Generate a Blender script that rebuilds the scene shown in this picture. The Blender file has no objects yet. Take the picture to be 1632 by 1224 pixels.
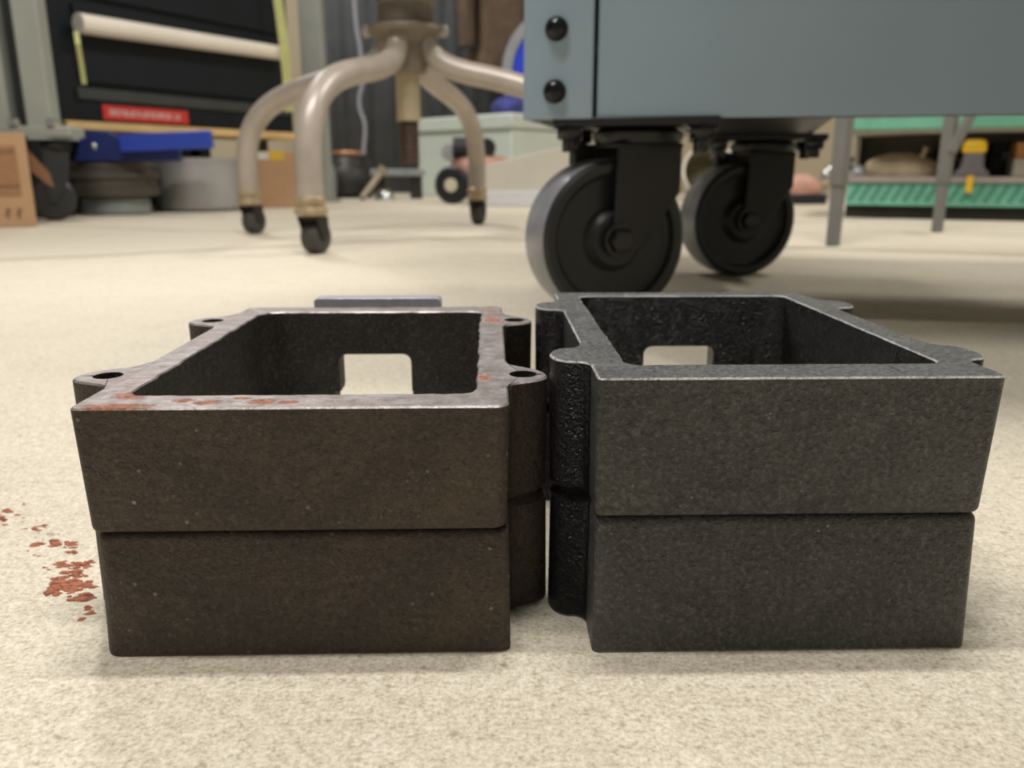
import bpy, bmesh, math, random
from math import sin, cos, pi, radians as R, tan
from mathutils import Vector, Matrix

random.seed(7)
S = bpy.context.scene
COL = S.collection

# ---------------------------------------------------------------- camera
CAM_H, PITCH, F_PX = 0.115, R(14.516), 1300.6
cd = bpy.data.cameras.new('camera')
cam = bpy.data.objects.new('camera', cd)
COL.objects.link(cam)
cam.location = (0, 0, CAM_H)
cam.rotation_euler = (R(90) - PITCH, 0, 0)
cd.sensor_width = 36.0
cd.lens = F_PX / 1632 * 36.0
cd.clip_start = 0.01
cd.clip_end = 60
cd.dof.use_dof = True
cd.dof.focus_distance = 0.197
cd.dof.aperture_fstop = 19.0
S.camera = cam

# ---------------------------------------------------------------- world, exposure, lamps
w = bpy.data.worlds.new('shop_air')
S.world = w
w.use_nodes = True
bg = w.node_tree.nodes['Background']
bg.inputs[0].default_value = (1.0, 0.93, 0.82, 1)
bg.inputs[1].default_value = 0.22
S.view_settings.view_transform = 'Standard'
S.view_settings.look = 'None'
S.view_settings.gamma = 1.0
S.view_settings.use_curve_mapping = False
S.view_settings.exposure = -0.10


def area(name, loc, sx, sy, watts, rz, color=(1.0, 0.965, 0.915)):
    """a tube lamp under the ceiling, facing straight down"""
    ld = bpy.data.lights.new(name, 'AREA')
    ld.shape = 'RECTANGLE'
    ld.size, ld.size_y = sx, sy
    ld.energy = watts
    ld.color = color
    o = bpy.data.objects.new(name, ld)
    COL.objects.link(o)
    o.location = loc
    o.rotation_euler = (0, 0, rz)
    return o


# tube lamps of the shop: one behind and to the left, one nearly overhead, one far back, plus an added fill
area('tube_lamp_back', (-1.38, 3.1, 2.95), 0.12, 2.0, 78, R(24))
area('tube_lamp_overhead', (0.12, 0.44, 2.0), 0.06, 0.6, 27, R(90))
area('tube_lamp_overhead_pair', (-0.50, 0.19, 2.0), 0.06, 0.9, 28, R(90))
area('tube_lamp_far', (-1.2, 4.5, 3.0), 0.14, 1.2, 9, R(90))
area('fill_lamp_right', (2.0, 1.95, 3.0), 0.14, 1.2, 72, 0)  # added fill that brightens the floor on the right

# ---------------------------------------------------------------- rays of the photograph turned into points
CP, SP = cos(PITCH), sin(PITCH)


def ray(u, v):
    a, b = (u - 816) / F_PX, (612 - v) / F_PX
    return Vector((a, CP + b * SP, -SP + b * CP))


def P(u, v, y):
    d = ray(u, v)
    return Vector((0, 0, CAM_H)) + d * (y / d.y)


def G(u, v):
    d = ray(u, v)
    return Vector((0, 0, CAM_H)) + d * (-CAM_H / d.z)


# ---------------------------------------------------------------- materials
def srgb(r, g, b):
    f = lambda c: (c / 255 / 12.92) if c <= 10.3 else ((c / 255 + 0.055) / 1.055) ** 2.4
    return (f(r), f(g), f(b), 1.0)


class NT:
    def __init__(self, name):
        self.m = bpy.data.materials.new(name)
        self.m.use_nodes = True
        self.t = self.m.node_tree
        self.b = self.t.nodes['Principled BSDF']
        self.tc = self.t.nodes.new('ShaderNodeTexCoord')

    def n(self, kind, **kw):
        o = self.t.nodes.new(kind)
        for k, v in kw.items():
            setattr(o, k, v)
        return o

    def l(self, a, b):
        self.t.links.new(a, b)

    def noise(self, scale, detail=4, rough=0.55, vec=None):
        o = self.n('ShaderNodeTexNoise')
        o.inputs['Scale'].default_value = scale
        o.inputs['Detail'].default_value = detail
        o.inputs['Roughness'].default_value = rough
        self.l(vec if vec is not None else self.tc.outputs['Object'], o.inputs['Vector'])
        return o.outputs['Fac']

    def ramp(self, fac, stops):
        o = self.n('ShaderNodeValToRGB')
        e = o.color_ramp.elements
        while len(e) < len(stops):
            e.new(0.5)
        for i, (p, c) in enumerate(stops):
            e[i].position = p
            e[i].color = c if len(c) == 4 else (*c, 1)
        self.l(fac, o.inputs[0])
        return o.outputs[0]

    def mix(self, fac, a, b, mode='MIX'):
        o = self.n('ShaderNodeMix', data_type='RGBA', blend_type=mode)
        for s, v in ((0, fac), (6, a), (7, b)):
            if isinstance(v, (int, float)):
                o.inputs[s].default_value = v
            elif isinstance(v, tuple):
                o.inputs[s].default_value = v
            else:
                self.l(v, o.inputs[s])
        return o.outputs[2]

    def math(self, op, a, b=None, clamp=False):
        o = self.n('ShaderNodeMath', operation=op, use_clamp=clamp)
        for i, v in enumerate((a, b)):
            if v is None:
                continue
            if isinstance(v, (int, float)):
                o.inputs[i].default_value = v
            else:
                self.l(v, o.inputs[i])
        return o.outputs[0]

    def specks(self, scale, size, where):
        """small scattered dots; the mask runs from 0 to 1"""
        vo = self.n('ShaderNodeTexVoronoi')
        vo.inputs['Scale'].default_value = scale
        self.l(self.tc.outputs['Object'], vo.inputs['Vector'])
        sep = self.n('ShaderNodeSeparateColor')
        self.l(vo.outputs['Color'], sep.inputs[0])
        pick = self.math('GREATER_THAN', sep.outputs[0], 0.90)
        dot = self.ramp(vo.outputs['Distance'], [(size, k(1)), (size * 2, k(0))])
        area_ = self.ramp(self.noise(where, 3), [(0.42, k(0.05)), (0.66, k(0.7))])
        return self.math('MULTIPLY', self.math('MULTIPLY', pick, dot), area_)

    def bump(self, height, dist, strength=1.0, prev=None):
        o = self.n('ShaderNodeBump')
        o.inputs['Distance'].default_value = dist
        o.inputs['Strength'].default_value = strength
        self.l(height, o.inputs['Height'])
        if prev is not None:
            self.l(prev, o.inputs['Normal'])
        return o.outputs[0]


def k(v):
    return (v, v, v, 1)


def plain(name, c, rough=0.5, metal=0.0, var=0.12, scale=30, bump=0.0, spec=0.5, emit=None):
    """a surface with mild colour variation and grain"""
    t = NT(name)
    col = srgb(*c)
    lo = tuple(x * (1 - var) for x in col[:3]) + (1,)
    hi = tuple(min(1, x * (1 + var)) for x in col[:3]) + (1,)
    n = t.noise(scale)
    t.l(t.ramp(n, [(0.3, lo), (0.7, hi)]), t.b.inputs['Base Color'])
    t.b.inputs['Roughness'].default_value = rough
    t.b.inputs['Metallic'].default_value = metal
    t.b.inputs['Specular IOR Level'].default_value = spec
    if bump:
        t.l(t.bump(t.noise(scale * 4, 3), bump), t.b.inputs['Normal'])
    return t.m


def concrete():
    t = NT('concrete')
    big = t.noise(3.0, 5, 0.6)
    mid = t.noise(28.0, 6, 0.65)
    fine = t.math('ADD', t.math('MULTIPLY', t.noise(820.0, 4, 0.7), 0.62), t.math('MULTIPLY', t.noise(260.0, 6, 0.7), 0.38))
    grit = t.noise(1500.0, 2, 0.6)
    c = t.ramp(big, [(0.3, srgb(186, 175, 154)), (0.52, srgb(200, 190, 170)), (0.72, srgb(211, 203, 186))])
    c = t.mix(0.55, c, t.ramp(mid, [(0.32, srgb(168, 157, 133)), (0.5, srgb(201, 191, 169)), (0.68, srgb(216, 208, 190))]))
    c = t.mix(0.6, c, t.ramp(fine, [(0.36, srgb(122, 111, 92)), (0.47, srgb(196, 187, 168)), (0.60, srgb(238, 232, 218))]))
    # scattered dark specks
    vo = t.n('ShaderNodeTexVoronoi')
    vo.inputs['Scale'].default_value = 130
    vo.inputs['Randomness'].default_value = 1.0
    t.l(t.tc.outputs['Object'], vo.inputs['Vector'])
    sel = t.ramp(t.noise(45, 2), [(0.56, k(0)), (0.64, k(1))])
    sp = t.ramp(vo.outputs['Distance'], [(0.10, k(1)), (0.20, k(0))])
    sp = t.math('MULTIPLY', sp, sel)
    c = t.mix(t.math('MULTIPLY', sp, 0.6), c, srgb(110, 96, 76))
    # hairline joints that run across the slab
    sepx = t.n('ShaderNodeSeparateXYZ')
    t.l(t.tc.outputs['Object'], sepx.inputs[0])
    wob = t.math('MULTIPLY', t.math('SUBTRACT', t.noise(2.2, 4), 0.5), 0.10)
    for (x0, y0, x1, y1, wid) in ((-0.80, 1.06, -0.42, 1.30, 0.030), (0.50, 1.28, 0.90, 1.13, 0.022)):
        dx, dy = x1 - x0, y1 - y0
        L = math.hypot(dx, dy)
        nx, ny = -dy / L, dx / L
        d = t.math('ADD', t.math('MULTIPLY', sepx.outputs[0], nx), t.math('MULTIPLY', sepx.outputs[1], ny))
        d = t.math('ABSOLUTE', t.math('ADD', t.math('SUBTRACT', d, nx * x0 + ny * y0), wob))
        msk = t.math('SUBTRACT', 1.0, t.math('DIVIDE', d, wid), clamp=True)
        c = t.mix(t.math('MULTIPLY', msk, 0.55), c, srgb(120, 108, 86))
    t.l(c, t.b.inputs['Base Color'])
    t.l(t.ramp(mid, [(0.3, k(0.62)), (0.7, k(0.42))]), t.b.inputs['Roughness'])
    t.b.inputs['Specular IOR Level'].default_value = 0.4
    h = t.math('ADD', t.math('MULTIPLY', fine, 0.7), t.math('MULTIPLY', grit, 0.3))
    b1 = t.bump(h, 0.0009, 0.8)
    t.l(b1, t.b.inputs['Normal'])
    return t.m


def cast_brown():
    """rough brown cast iron skin with pale dust specks"""
    t = NT('rough_brown_cast_iron')
    a = t.noise(45, 5, 0.6)
    c = t.ramp(a, [(0.3, srgb(57, 50, 46)), (0.5, srgb(70, 61, 54)), (0.7, srgb(81, 70, 57))])
    dust = t.ramp(t.noise(1500, 3, 0.6), [(0.60, k(0)), (0.74, k(1))])
    where = t.ramp(t.noise(60, 4), [(0.42, k(0.12)), (0.62, k(1))])
    c = t.mix(t.math('MULTIPLY', t.math('MULTIPLY', dust, where), 0.55), c, srgb(150, 140, 128))
    c = t.mix(t.math('MULTIPLY', t.ramp(t.noise(900, 3), [(0.34, k(1)), (0.48, k(0))]), 0.5), c, srgb(34, 29, 26))
    c = t.mix(t.math('MULTIPLY', t.ramp(t.noise(620, 4, 0.7), [(0.50, k(0)), (0.68, k(1))]), 0.35), c, srgb(112, 102, 92))
    c = t.mix(t.specks(420, 0.13, 70), c, srgb(176, 168, 156))
    t.l(c, t.b.inputs['Base Color'])
    t.b.inputs['Roughness'].default_value = 0.62
    t.b.inputs['Metallic'].default_value = 0.15
    h = t.math('ADD', t.math('MULTIPLY', t.noise(420, 4, 0.6), 0.6), t.math('MULTIPLY', t.noise(1400, 2), 0.25))
    t.l(t.bump(h, 0.0013, 0.9), t.b.inputs['Normal'])
    return t.m


RUST = []          # (x, y, rx, ry) rust spots on the machined rim, in the casting's own millimetres


def machined_rim():
    """bare machined iron with rust scabs at given places"""
    t = NT('machined_iron_rim')
    a = t.noise(240, 5, 0.6)
    c = t.ramp(a, [(0.28, srgb(124, 117, 114)), (0.5, srgb(156, 149, 148)), (0.72, srgb(182, 176, 176))])
    c = t.mix(t.ramp(t.noise(35, 3), [(0.45, k(0)), (0.75, k(0.45))]), c, srgb(140, 118, 104))
    c = t.mix(t.math('MULTIPLY', t.ramp(t.noise(1500, 2), [(0.6, k(0)), (0.72, k(1))]), 0.5), c, srgb(205, 200, 197))
    sep = t.n('ShaderNodeSeparateXYZ')
    t.l(t.tc.outputs['Object'], sep.inputs[0])
    wob = t.math('MULTIPLY', t.math('SUBTRACT', t.noise(420, 5, 0.7), 0.5), 3.4)
    acc = None
    for (x, y, rx, ry) in RUST:
        dx = t.math('DIVIDE', t.math('SUBTRACT', sep.outputs[0], x / 1000), rx / 1000)
        dy = t.math('DIVIDE', t.math('SUBTRACT', sep.outputs[1], y / 1000), ry / 1000)
        d = t.math('ADD', t.math('MULTIPLY', dx, dx), t.math('MULTIPLY', dy, dy))
        m = t.math('SUBTRACT', 1.25, t.math('ADD', d, wob), clamp=True)
        acc = m if acc is None else t.math('MAXIMUM', acc, m)
    acc = t.math('MULTIPLY', acc, 1.15, clamp=True)
    rc = t.ramp(t.noise(900, 3), [(0.3, srgb(96, 64, 52)), (0.5, srgb(138, 90, 70)), (0.7, srgb(176, 126, 104))])
    c = t.mix(acc, c, rc)
    t.l(c, t.b.inputs['Base Color'])
    t.l(t.math('SUBTRACT', 0.62, t.math('MULTIPLY', acc, 0.62)), t.b.inputs['Metallic'])
    t.l(t.math('ADD', 0.43, t.math('MULTIPLY', acc, 0.4)), t.b.inputs['Roughness'])
    h = t.math('ADD', t.math('MULTIPLY', t.noise(900, 3), 0.4), t.math('MULTIPLY', acc, 0.8))
    t.l(t.bump(h, 0.0004, 0.7), t.b.inputs['Normal'])
    return t.m


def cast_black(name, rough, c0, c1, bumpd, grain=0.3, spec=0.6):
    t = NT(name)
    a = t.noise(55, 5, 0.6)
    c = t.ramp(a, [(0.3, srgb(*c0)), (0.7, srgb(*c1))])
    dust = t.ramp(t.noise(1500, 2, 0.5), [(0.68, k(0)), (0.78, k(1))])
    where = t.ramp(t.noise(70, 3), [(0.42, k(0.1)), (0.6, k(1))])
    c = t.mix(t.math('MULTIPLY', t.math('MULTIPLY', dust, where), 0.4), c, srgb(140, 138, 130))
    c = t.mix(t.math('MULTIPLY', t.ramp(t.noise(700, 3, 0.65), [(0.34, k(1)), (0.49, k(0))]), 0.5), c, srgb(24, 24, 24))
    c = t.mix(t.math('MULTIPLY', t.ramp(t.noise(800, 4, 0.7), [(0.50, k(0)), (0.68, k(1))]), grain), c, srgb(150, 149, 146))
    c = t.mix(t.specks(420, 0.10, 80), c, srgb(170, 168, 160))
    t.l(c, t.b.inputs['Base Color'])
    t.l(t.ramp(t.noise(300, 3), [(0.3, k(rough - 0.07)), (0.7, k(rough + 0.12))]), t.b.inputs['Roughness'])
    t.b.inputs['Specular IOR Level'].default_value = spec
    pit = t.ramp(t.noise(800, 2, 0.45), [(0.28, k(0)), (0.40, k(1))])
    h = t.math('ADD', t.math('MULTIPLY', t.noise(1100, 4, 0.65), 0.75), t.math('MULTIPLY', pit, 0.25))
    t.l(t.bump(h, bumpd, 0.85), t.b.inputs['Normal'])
    return t.m


RUST += [(-40.0, 11.0, 4.5, 4.0), (-40, 1.5, 9.0, 2.6), (-26, 6.5, 2.6, 2.0), (-20, 4.5, 3.4, 2.2), (-13, 8.0, 2.4, 1.2), (-7.5, 5.0, 4.0, 2.4),
         (-1.5, 4.5, 2.6, 1.8), (46.5, 113.0, 3.6, 6.5), (44.0, 27.0, 2.0, 4.0), (46, 132, 2.5, 3)]

M = {}
M['concrete'] = concrete()
M['brown'] = cast_brown()
M['rim'] = machined_rim()
M['black'] = cast_black('black_enamelled_iron', 0.36, (55, 55, 54), (77, 77, 75), 0.0013)
M['gloss'] = cast_black('shade_darkened_gloss_enamel', 0.20, (9, 9, 11), (18, 18, 20), 0.0022, 0.04, 0.35)  # glossy inner walls and ears; enclosed shade also put into the black
M['dusky'] = cast_black('shade_darkened_iron', 0.55, (36, 32, 28), (58, 51, 44), 0.0012)  # inner walls of the left frames: their shade put into the iron colour
M['edge'] = cast_black('painted_glint_edge', 0.22, (150, 150, 150), (220, 220, 218), 0.0016, 0.8)  # glints along the black chamfers put into a pale base colour
M['black_rim'] = cast_black('black_enamel_rim', 0.27, (62, 62, 63), (100, 100, 100), 0.0018, 0.8)
M['flange'] = plain('bare_machined_steel', (168, 168, 178), 0.34, 0.2, 0.12, 300, 0.0002)
M['flake'] = plain('rust_flake', (150, 92, 68), 0.85, 0, 0.35, 300)
M['cart'] = plain('slate_grey_paint', (157, 177, 192), 0.42, 0, 0.05, 6, 0.0)
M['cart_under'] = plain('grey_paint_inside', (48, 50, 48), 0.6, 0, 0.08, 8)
M['bolt'] = plain('black_oxide_steel', (48, 48, 50), 0.14, 0.7, 0.1, 40)
M['caster_metal'] = plain('black_painted_steel', (36, 36, 36), 0.42, 0.1, 0.1, 40)
M['tyre'] = plain('black_polyolefin', (40, 42, 42), 0.38, 0, 0.1, 40, 0.0)
M['tread'] = plain('highlit_grey_tread', (138, 140, 146), 0.28, 0, 0.15, 60)  # grey tread with its highlight put into the colour
M['stool'] = plain('greige_enamel_tube', (172, 161, 150), 0.36, 0.15, 0.1, 22)
M['stool_hub'] = plain('dull_brown_grey_iron', (128, 116, 102), 0.55, 0.2, 0.2, 25)
M['brass'] = plain('tarnished_brass', (176, 158, 130), 0.35, 0.4, 0.2, 50)
M['rubber'] = plain('dark_rubber', (62, 60, 54), 0.6, 0, 0.15, 60)
M['screw'] = plain('rusty_screw_steel', (72, 54, 44), 0.6, 0.4, 0.25, 40)
M['cream'] = plain('cream_tube', (178, 164, 136), 0.45, 0.1, 0.1, 30)
M['cardboard'] = plain('cardboard', (180, 144, 110), 0.85, 0, 0.07, 14)
M['card_dark'] = plain('cardboard_print', (120, 88, 62), 0.85, 0, 0.15, 40)
M['card_shade'] = plain('cardboard_inside', (128, 92, 66), 0.9, 0, 0.1, 14)
M['paper'] = plain('white_paper', (214, 212, 206), 0.8, 0, 0.04, 20)
M['yellow_tape'] = plain('yellow_tape', (214, 172, 60), 0.6, 0, 0.08, 20)
M['greygreen'] = plain('pale_grey_green_enamel', (158, 162, 154), 0.5, 0, 0.08, 10)
M['darkgap'] = plain('dark_steel', (40, 42, 42), 0.6, 0.1, 0.15, 12)
M['cabinet'] = plain('blue_black_paint', (12, 21, 28), 0.55, 0, 0.15, 7, 0.0, 0.3)
M['cabinet_rail'] = plain('charcoal_paint', (54, 58, 58), 0.5, 0, 0.12, 9)
M['white_bar'] = plain('white_enamel', (232, 224, 212), 0.35, 0, 0.04, 12)
M['strap'] = plain('yellow_green_webbing', (205, 206, 138), 0.8, 0, 0.1, 60)
M['red'] = plain('red_vinyl', (196, 52, 50), 0.5, 0, 0.06, 20)
M['wood'] = plain('pine_board', (214, 182, 126), 0.7, 0, 0.14, 9)
M['blue'] = plain('blue_paint', (38, 66, 170), 0.4, 0, 0.1, 12)
M['navy'] = plain('navy_paint', (24, 40, 104), 0.5, 0, 0.12, 12)
M['irondark'] = plain('dark_oily_iron', (88, 82, 74), 0.6, 0.3, 0.25, 14)
M['alu'] = plain('dull_aluminium', (172, 172, 174), 0.42, 0.55, 0.1, 8)
M['chrome'] = plain('chrome', (206, 208, 206), 0.2, 0.9, 0.05, 12)
M['curtain'] = plain('charcoal_cloth', (86, 89, 93), 0.9, 0, 0.12, 12)
M['cord'] = plain('grey_white_cord', (158, 158, 168), 0.6, 0, 0.05, 30)
M['jacket'] = plain('brown_cloth', (96, 80, 66), 0.95, 0, 0.25, 14)
M['deepblue'] = plain('bright_blue_plastic', (28, 60, 210), 0.45, 0, 0.08, 12)
M['ringgrey'] = plain('grey_plastic', (150, 152, 158), 0.5, 0, 0.06, 12)
M['chest'] = plain('pale_mint_enamel', (204, 214, 206), 0.5, 0, 0.04, 8)
M['ramp'] = plain('pale_grey_sheet', (205, 200, 188), 0.45, 0, 0.05, 8)
M['pink'] = plain('faded_red_paint', (198, 152, 136), 0.6, 0, 0.1, 20)
M['junk_black'] = plain('black_greasy_metal', (44, 42, 38), 0.5, 0.2, 0.25, 20)
M['junk_grey'] = plain('blue_grey_metal', (150, 158, 158), 0.5, 0.3, 0.15, 20)
M['copper'] = plain('copper', (190, 140, 108), 0.45, 0.5, 0.15, 20)
M['tan'] = plain('tan_steel', (160, 146, 124), 0.55, 0.1, 0.12, 20)
M['standgrey'] = plain('mid_grey_enamel', (128, 127, 123), 0.5, 0.1, 0.08, 14)
M['green'] = plain('sea_green_plastic', (118, 190, 162), 0.5, 0, 0.12, 18)
M['green_rib'] = plain('deep_sea_green_plastic', (74, 146, 122), 0.5, 0, 0.12, 18)
M['ledge'] = plain('pinkish_grey_board', (168, 154, 150), 0.6, 0, 0.08, 12)
M['shelfgrey'] = plain('dusty_grey_board', (156, 152, 138), 0.7, 0, 0.1, 12)
M['basedark'] = plain('brown_black_base', (44, 38, 32), 0.7, 0, 0.15, 12)
M['toolyellow'] = plain('bright_yellow_plastic', (246, 198, 40), 0.45, 0, 0.05, 18)
M['toolgrey'] = plain('violet_grey_plastic', (128, 124, 128), 0.5, 0, 0.08, 18)
M['toolblack'] = plain('black_plastic', (22, 24, 30), 0.5, 0, 0.1, 18)
M['sack'] = plain('beige_sack', (196, 180, 150), 0.9, 0, 0.15, 20)
M['offwhite'] = plain('off_white_block', (208, 200, 178), 0.7, 0, 0.06, 14)
M['wallpaint'] = plain('buff_wall_paint', (190, 178, 154), 0.85, 0, 0.05, 2)
M['walldark'] = plain('dark_wall_board', (74, 76, 76), 0.85, 0, 0.1, 2)
M['ceil'] = plain('ceiling_paint', (150, 146, 138), 0.9, 0, 0.05, 2)
M['bucket'] = plain('white_plastic', (226, 222, 210), 0.45, 0, 0.04, 14)
M['olive'] = plain('olive_plastic', (136, 130, 104), 0.6, 0, 0.06, 14)


# ---------------------------------------------------------------- mesh helpers
class MB:
    def __init__(self):
        self.v, self.f, self.mi = [], [], []

    def add(self, vs, fs, mi=0, mat=None):
        o = len(self.v)
        for p in vs:
            p = Vector(p)
            self.v.append(mat @ p if mat is not None else p)
        for f in fs:
            self.f.append([o + i for i in f])
            self.mi.append(mi)
        return self

    def box(self, c, s, rot=None, mi=0, taper=1.0):
        x, y, z = s[0] / 2, s[1] / 2, s[2] / 2
        t = taper
        vs = [(-x, -y, -z), (x, -y, -z), (x, y, -z), (-x, y, -z), (-x * t, -y * t, z), (x * t, -y * t, z), (x * t, y * t, z), (-x * t, y * t, z)]
        m = Matrix.Translation(Vector(c))
        if rot is not None:
            m = m @ rot.to_4x4()
        return self.add(vs, [(0, 3, 2, 1), (4, 5, 6, 7), (0, 1, 5, 4), (1, 2, 6, 5), (2, 3, 7, 6), (3, 0, 4, 7)], mi, m)

    def tube(self, pts, r, n=16, cap=True, mi=0):
        """round tube along points; r a number or one per point"""
        pts = [Vector(p) for p in pts]
        rs = r if isinstance(r, (list, tuple)) else [r] * len(pts)
        vs, fs = [], []
        t0 = (pts[1] - pts[0]).normalized()
        ref = Vector((0, 0, 1)) if abs(t0.z) < 0.9 else Vector((1, 0, 0))
        nrm = t0.cross(ref).normalized()
        for i, p in enumerate(pts):
            if i == 0:
                t = t0
            elif i == len(pts) - 1:
                t = (pts[i] - pts[i - 1]).normalized()
            else:
                t = ((pts[i] - pts[i - 1]).normalized() + (pts[i + 1] - pts[i]).normalized()).normalized()
            nrm = (nrm - t * nrm.dot(t)).normalized()
            b = t.cross(nrm)
            for j in range(n):
                a = 2 * pi * j / n
                vs.append(p + (nrm * cos(a) + b * sin(a)) * rs[i])
        for i in range(len(pts) - 1):
            for j in range(n):
                j2 = (j + 1) % n
                fs.append((i * n + j, i * n + j2, (i + 1) * n + j2, (i + 1) * n + j))
        if cap:
            fs.append(tuple(range(n))[::-1])
            fs.append(tuple((len(pts) - 1) * n + j for j in range(n)))
        return self.add(vs, fs, mi)

    def lathe(self, prof, n=24, mat=None, mi=0, closed=False):
        """prof: (r, z) pairs turned about z"""
        vs, fs = [], []
        for (r, z) in prof:
            for j in range(n):
                a = 2 * pi * j / n
                vs.append((r * cos(a), r * sin(a), z))
        m = len(prof)
        rng = range(m) if closed else range(m - 1)
        for i in rng:
            i2 = (i + 1) % m
            for j in range(n):
                j2 = (j + 1) % n
                fs.append((i * n + j, i * n + j2, i2 * n + j2, i2 * n + j))
        if not closed:
            if prof[0][0] > 1e-6:
                fs.append(tuple(range(n))[::-1])
            if prof[-1][0] > 1e-6:
                fs.append(tuple((m - 1) * n + j for j in range(n)))
        return self.add(vs, fs, mi, mat)

    def prism(self, poly, d, mat=None, mi=0):
        """poly in xy extruded from z=0 to z=d"""
        n = len(poly)
        vs = [(x, y, 0) for x, y in poly] + [(x, y, d) for x, y in poly]
        fs = [tuple(range(n))[::-1], tuple(range(n, 2 * n))] + [(i, (i + 1) % n, n + (i + 1) % n, n + i) for i in range(n)]
        return self.add(vs, fs, mi, mat)

    def rings(self, loops, closed=True, caps=False, mi=None):
        n = len(loops[0])
        vs = [p for lp in loops for p in lp]
        m = len(loops)
        o = len(self.v)
        self.v += [Vector(p) for p in vs]
        for i in (range(m) if closed else range(m - 1)):
            i2 = (i + 1) % m
            for j in range(n):
                j2 = (j + 1) % n
                self.f.append([o + i * n + j, o + i * n + j2, o + i2 * n + j2, o + i2 * n + j])
                self.mi.append(mi[i] if mi else 0)
        if caps:
            self.f.append([o + j for j in range(n)][::-1])
            self.mi.append(caps[0])
            self.f.append([o + (m - 1) * n + j for j in range(n)])
            self.mi.append(caps[1])
        return self

    def build(self, name, mats, parent=None, bevel=0.0, seg=2, angle=35, loc=None):
        me = bpy.data.meshes.new(name)
        vs = self.v
        if loc is not None:
            vs = [v - Vector(loc) for v in vs]
        me.from_pydata([tuple(v) for v in vs], [], self.f)
        for m in (mats if isinstance(mats, (list, tuple)) else [mats]):
            me.materials.append(m)
        me.polygons.foreach_set('material_index', self.mi)
        bm = bmesh.new()
        bm.from_mesh(me)
        bmesh.ops.remove_doubles(bm, verts=bm.verts, dist=1e-6)
        bmesh.ops.recalc_face_normals(bm, faces=bm.faces)
        bm.to_mesh(me)
        bm.free()
        me.shade_smooth()
        me.set_sharp_from_angle(angle=R(angle))
        o = bpy.data.objects.new(name, me)
        COL.objects.link(o)
        if loc is not None:
            o.location = loc
        if parent is not None:
            o.parent = parent
        if bevel:
            b = o.modifiers.new('edge', 'BEVEL')
            b.width, b.segments, b.limit_method, b.angle_limit = bevel, seg, 'ANGLE', R(40)
        return o


def tag(o, label=None, cat=None, group=None, kind=None):
    for kk, v in (('label', label), ('category', cat), ('group', group), ('kind', kind)):
        if v:
            o[kk] = v
    return o


def thing(name, label, cat, loc=(0, 0, 0), rz=0.0, group=None):
    o = bpy.data.objects.new(name, None)
    o.empty_display_size = 0.02
    COL.objects.link(o)
    o.location = loc
    o.rotation_euler = (0, 0, rz)
    return tag(o, label, cat, group)


def sub(name, parent, loc=(0, 0, 0), rz=0.0):
    o = bpy.data.objects.new(name, None)
    o.empty_display_size = 0.01
    COL.objects.link(o)
    o.parent = parent
    o.location = loc
    o.rotation_euler = (0, 0, rz)
    return o


def copy_tree(o, parent=None):
    c = o.copy()
    COL.objects.link(c)
    if parent is not None:
        c.parent = parent
    for ch in list(o.children):
        copy_tree(ch, c)
    return c


def RZ(a):
    return Matrix.Rotation(a, 3, 'Z')


def RX(a):
    return Matrix.Rotation(a, 3, 'X')


def RY(a):
    return Matrix.Rotation(a, 3, 'Y')


def bez(p0, p1, p2, p3, n):
    out = []
    for i in range(n + 1):
        t = i / n
        a = 1 - t
        out.append(Vector(p0) * a ** 3 + Vector(p1) * 3 * a * a * t + Vector(p2) * 3 * a * t * t + Vector(p3) * t ** 3)
    return out


# ================================================================ THE ROOM
def struct(name, mb, m, **kw):
    return tag(mb.build(name, m, **kw), kind='structure')


struct('floor', MB().add([(-3.2, -1.6, 0), (3.4, -1.6, 0), (3.4, 5.3, 0), (-3.2, 5.3, 0)], [(0, 1, 2, 3)]), M['concrete'])
struct('wall_back', MB().box((0.1, 5.35, 1.6), (6.6, 0.1, 3.2)), M['wallpaint'])
struct('wall_left', MB().box((-3.25, 1.85, 1.6), (0.1, 7.1, 3.2)), M['walldark'])
struct('wall_right', MB().box((3.45, 1.85, 1.6), (0.1, 7.1, 3.2)), M['wallpaint'])
struct('ceiling', MB().box((0.1, 1.85, 3.25), (6.6, 7.1, 0.1)), M['ceil'])


# ================================================================ THE FOUR CASTINGS
def mmloop(x0, x1, y0, y1, rad, z, side=26, arc=7, jit=0.0, seed=0):
    """rounded rectangle, millimetres in, metres out; rad = radii of corners FL FR BR BL"""
    rnd = random.Random(seed)
    cs = [((x0, y0), rad[0], pi), ((x1, y0), rad[1], 1.5 * pi), ((x1, y1), rad[2], 0.0), ((x0, y1), rad[3], 0.5 * pi)]
    sx, sy = (1, -1, -1, 1), (1, 1, -1, -1)
    pts, ends = [], []
    for i, ((cx, cy), r, a0) in enumerate(cs):
        ox, oy = cx + sx[i] * r, cy + sy[i] * r
        arcp = [(ox + r * cos(a0 + 0.5 * pi * j / arc), oy + r * sin(a0 + 0.5 * pi * j / arc)) for j in range(arc + 1)]
        ends.append(arcp)
    for i in range(4):
        pts += ends[i]
        a, b = ends[i][-1], ends[(i + 1) % 4][0]
        for j in range(1, side):
            t = j / side
            pts.append((a[0] + (b[0] - a[0]) * t, a[1] + (b[1] - a[1]) * t))
    out = []
    for (x, y) in pts:
        if jit:
            x += rnd.uniform(-jit, jit)
            y += rnd.uniform(-jit, jit)
            if rnd.random() < 0.07:
                x += rnd.uniform(-1, 1) * jit * 2
        out.append(Vector((x / 1000, y / 1000, z / 1000)))
    return out


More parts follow.
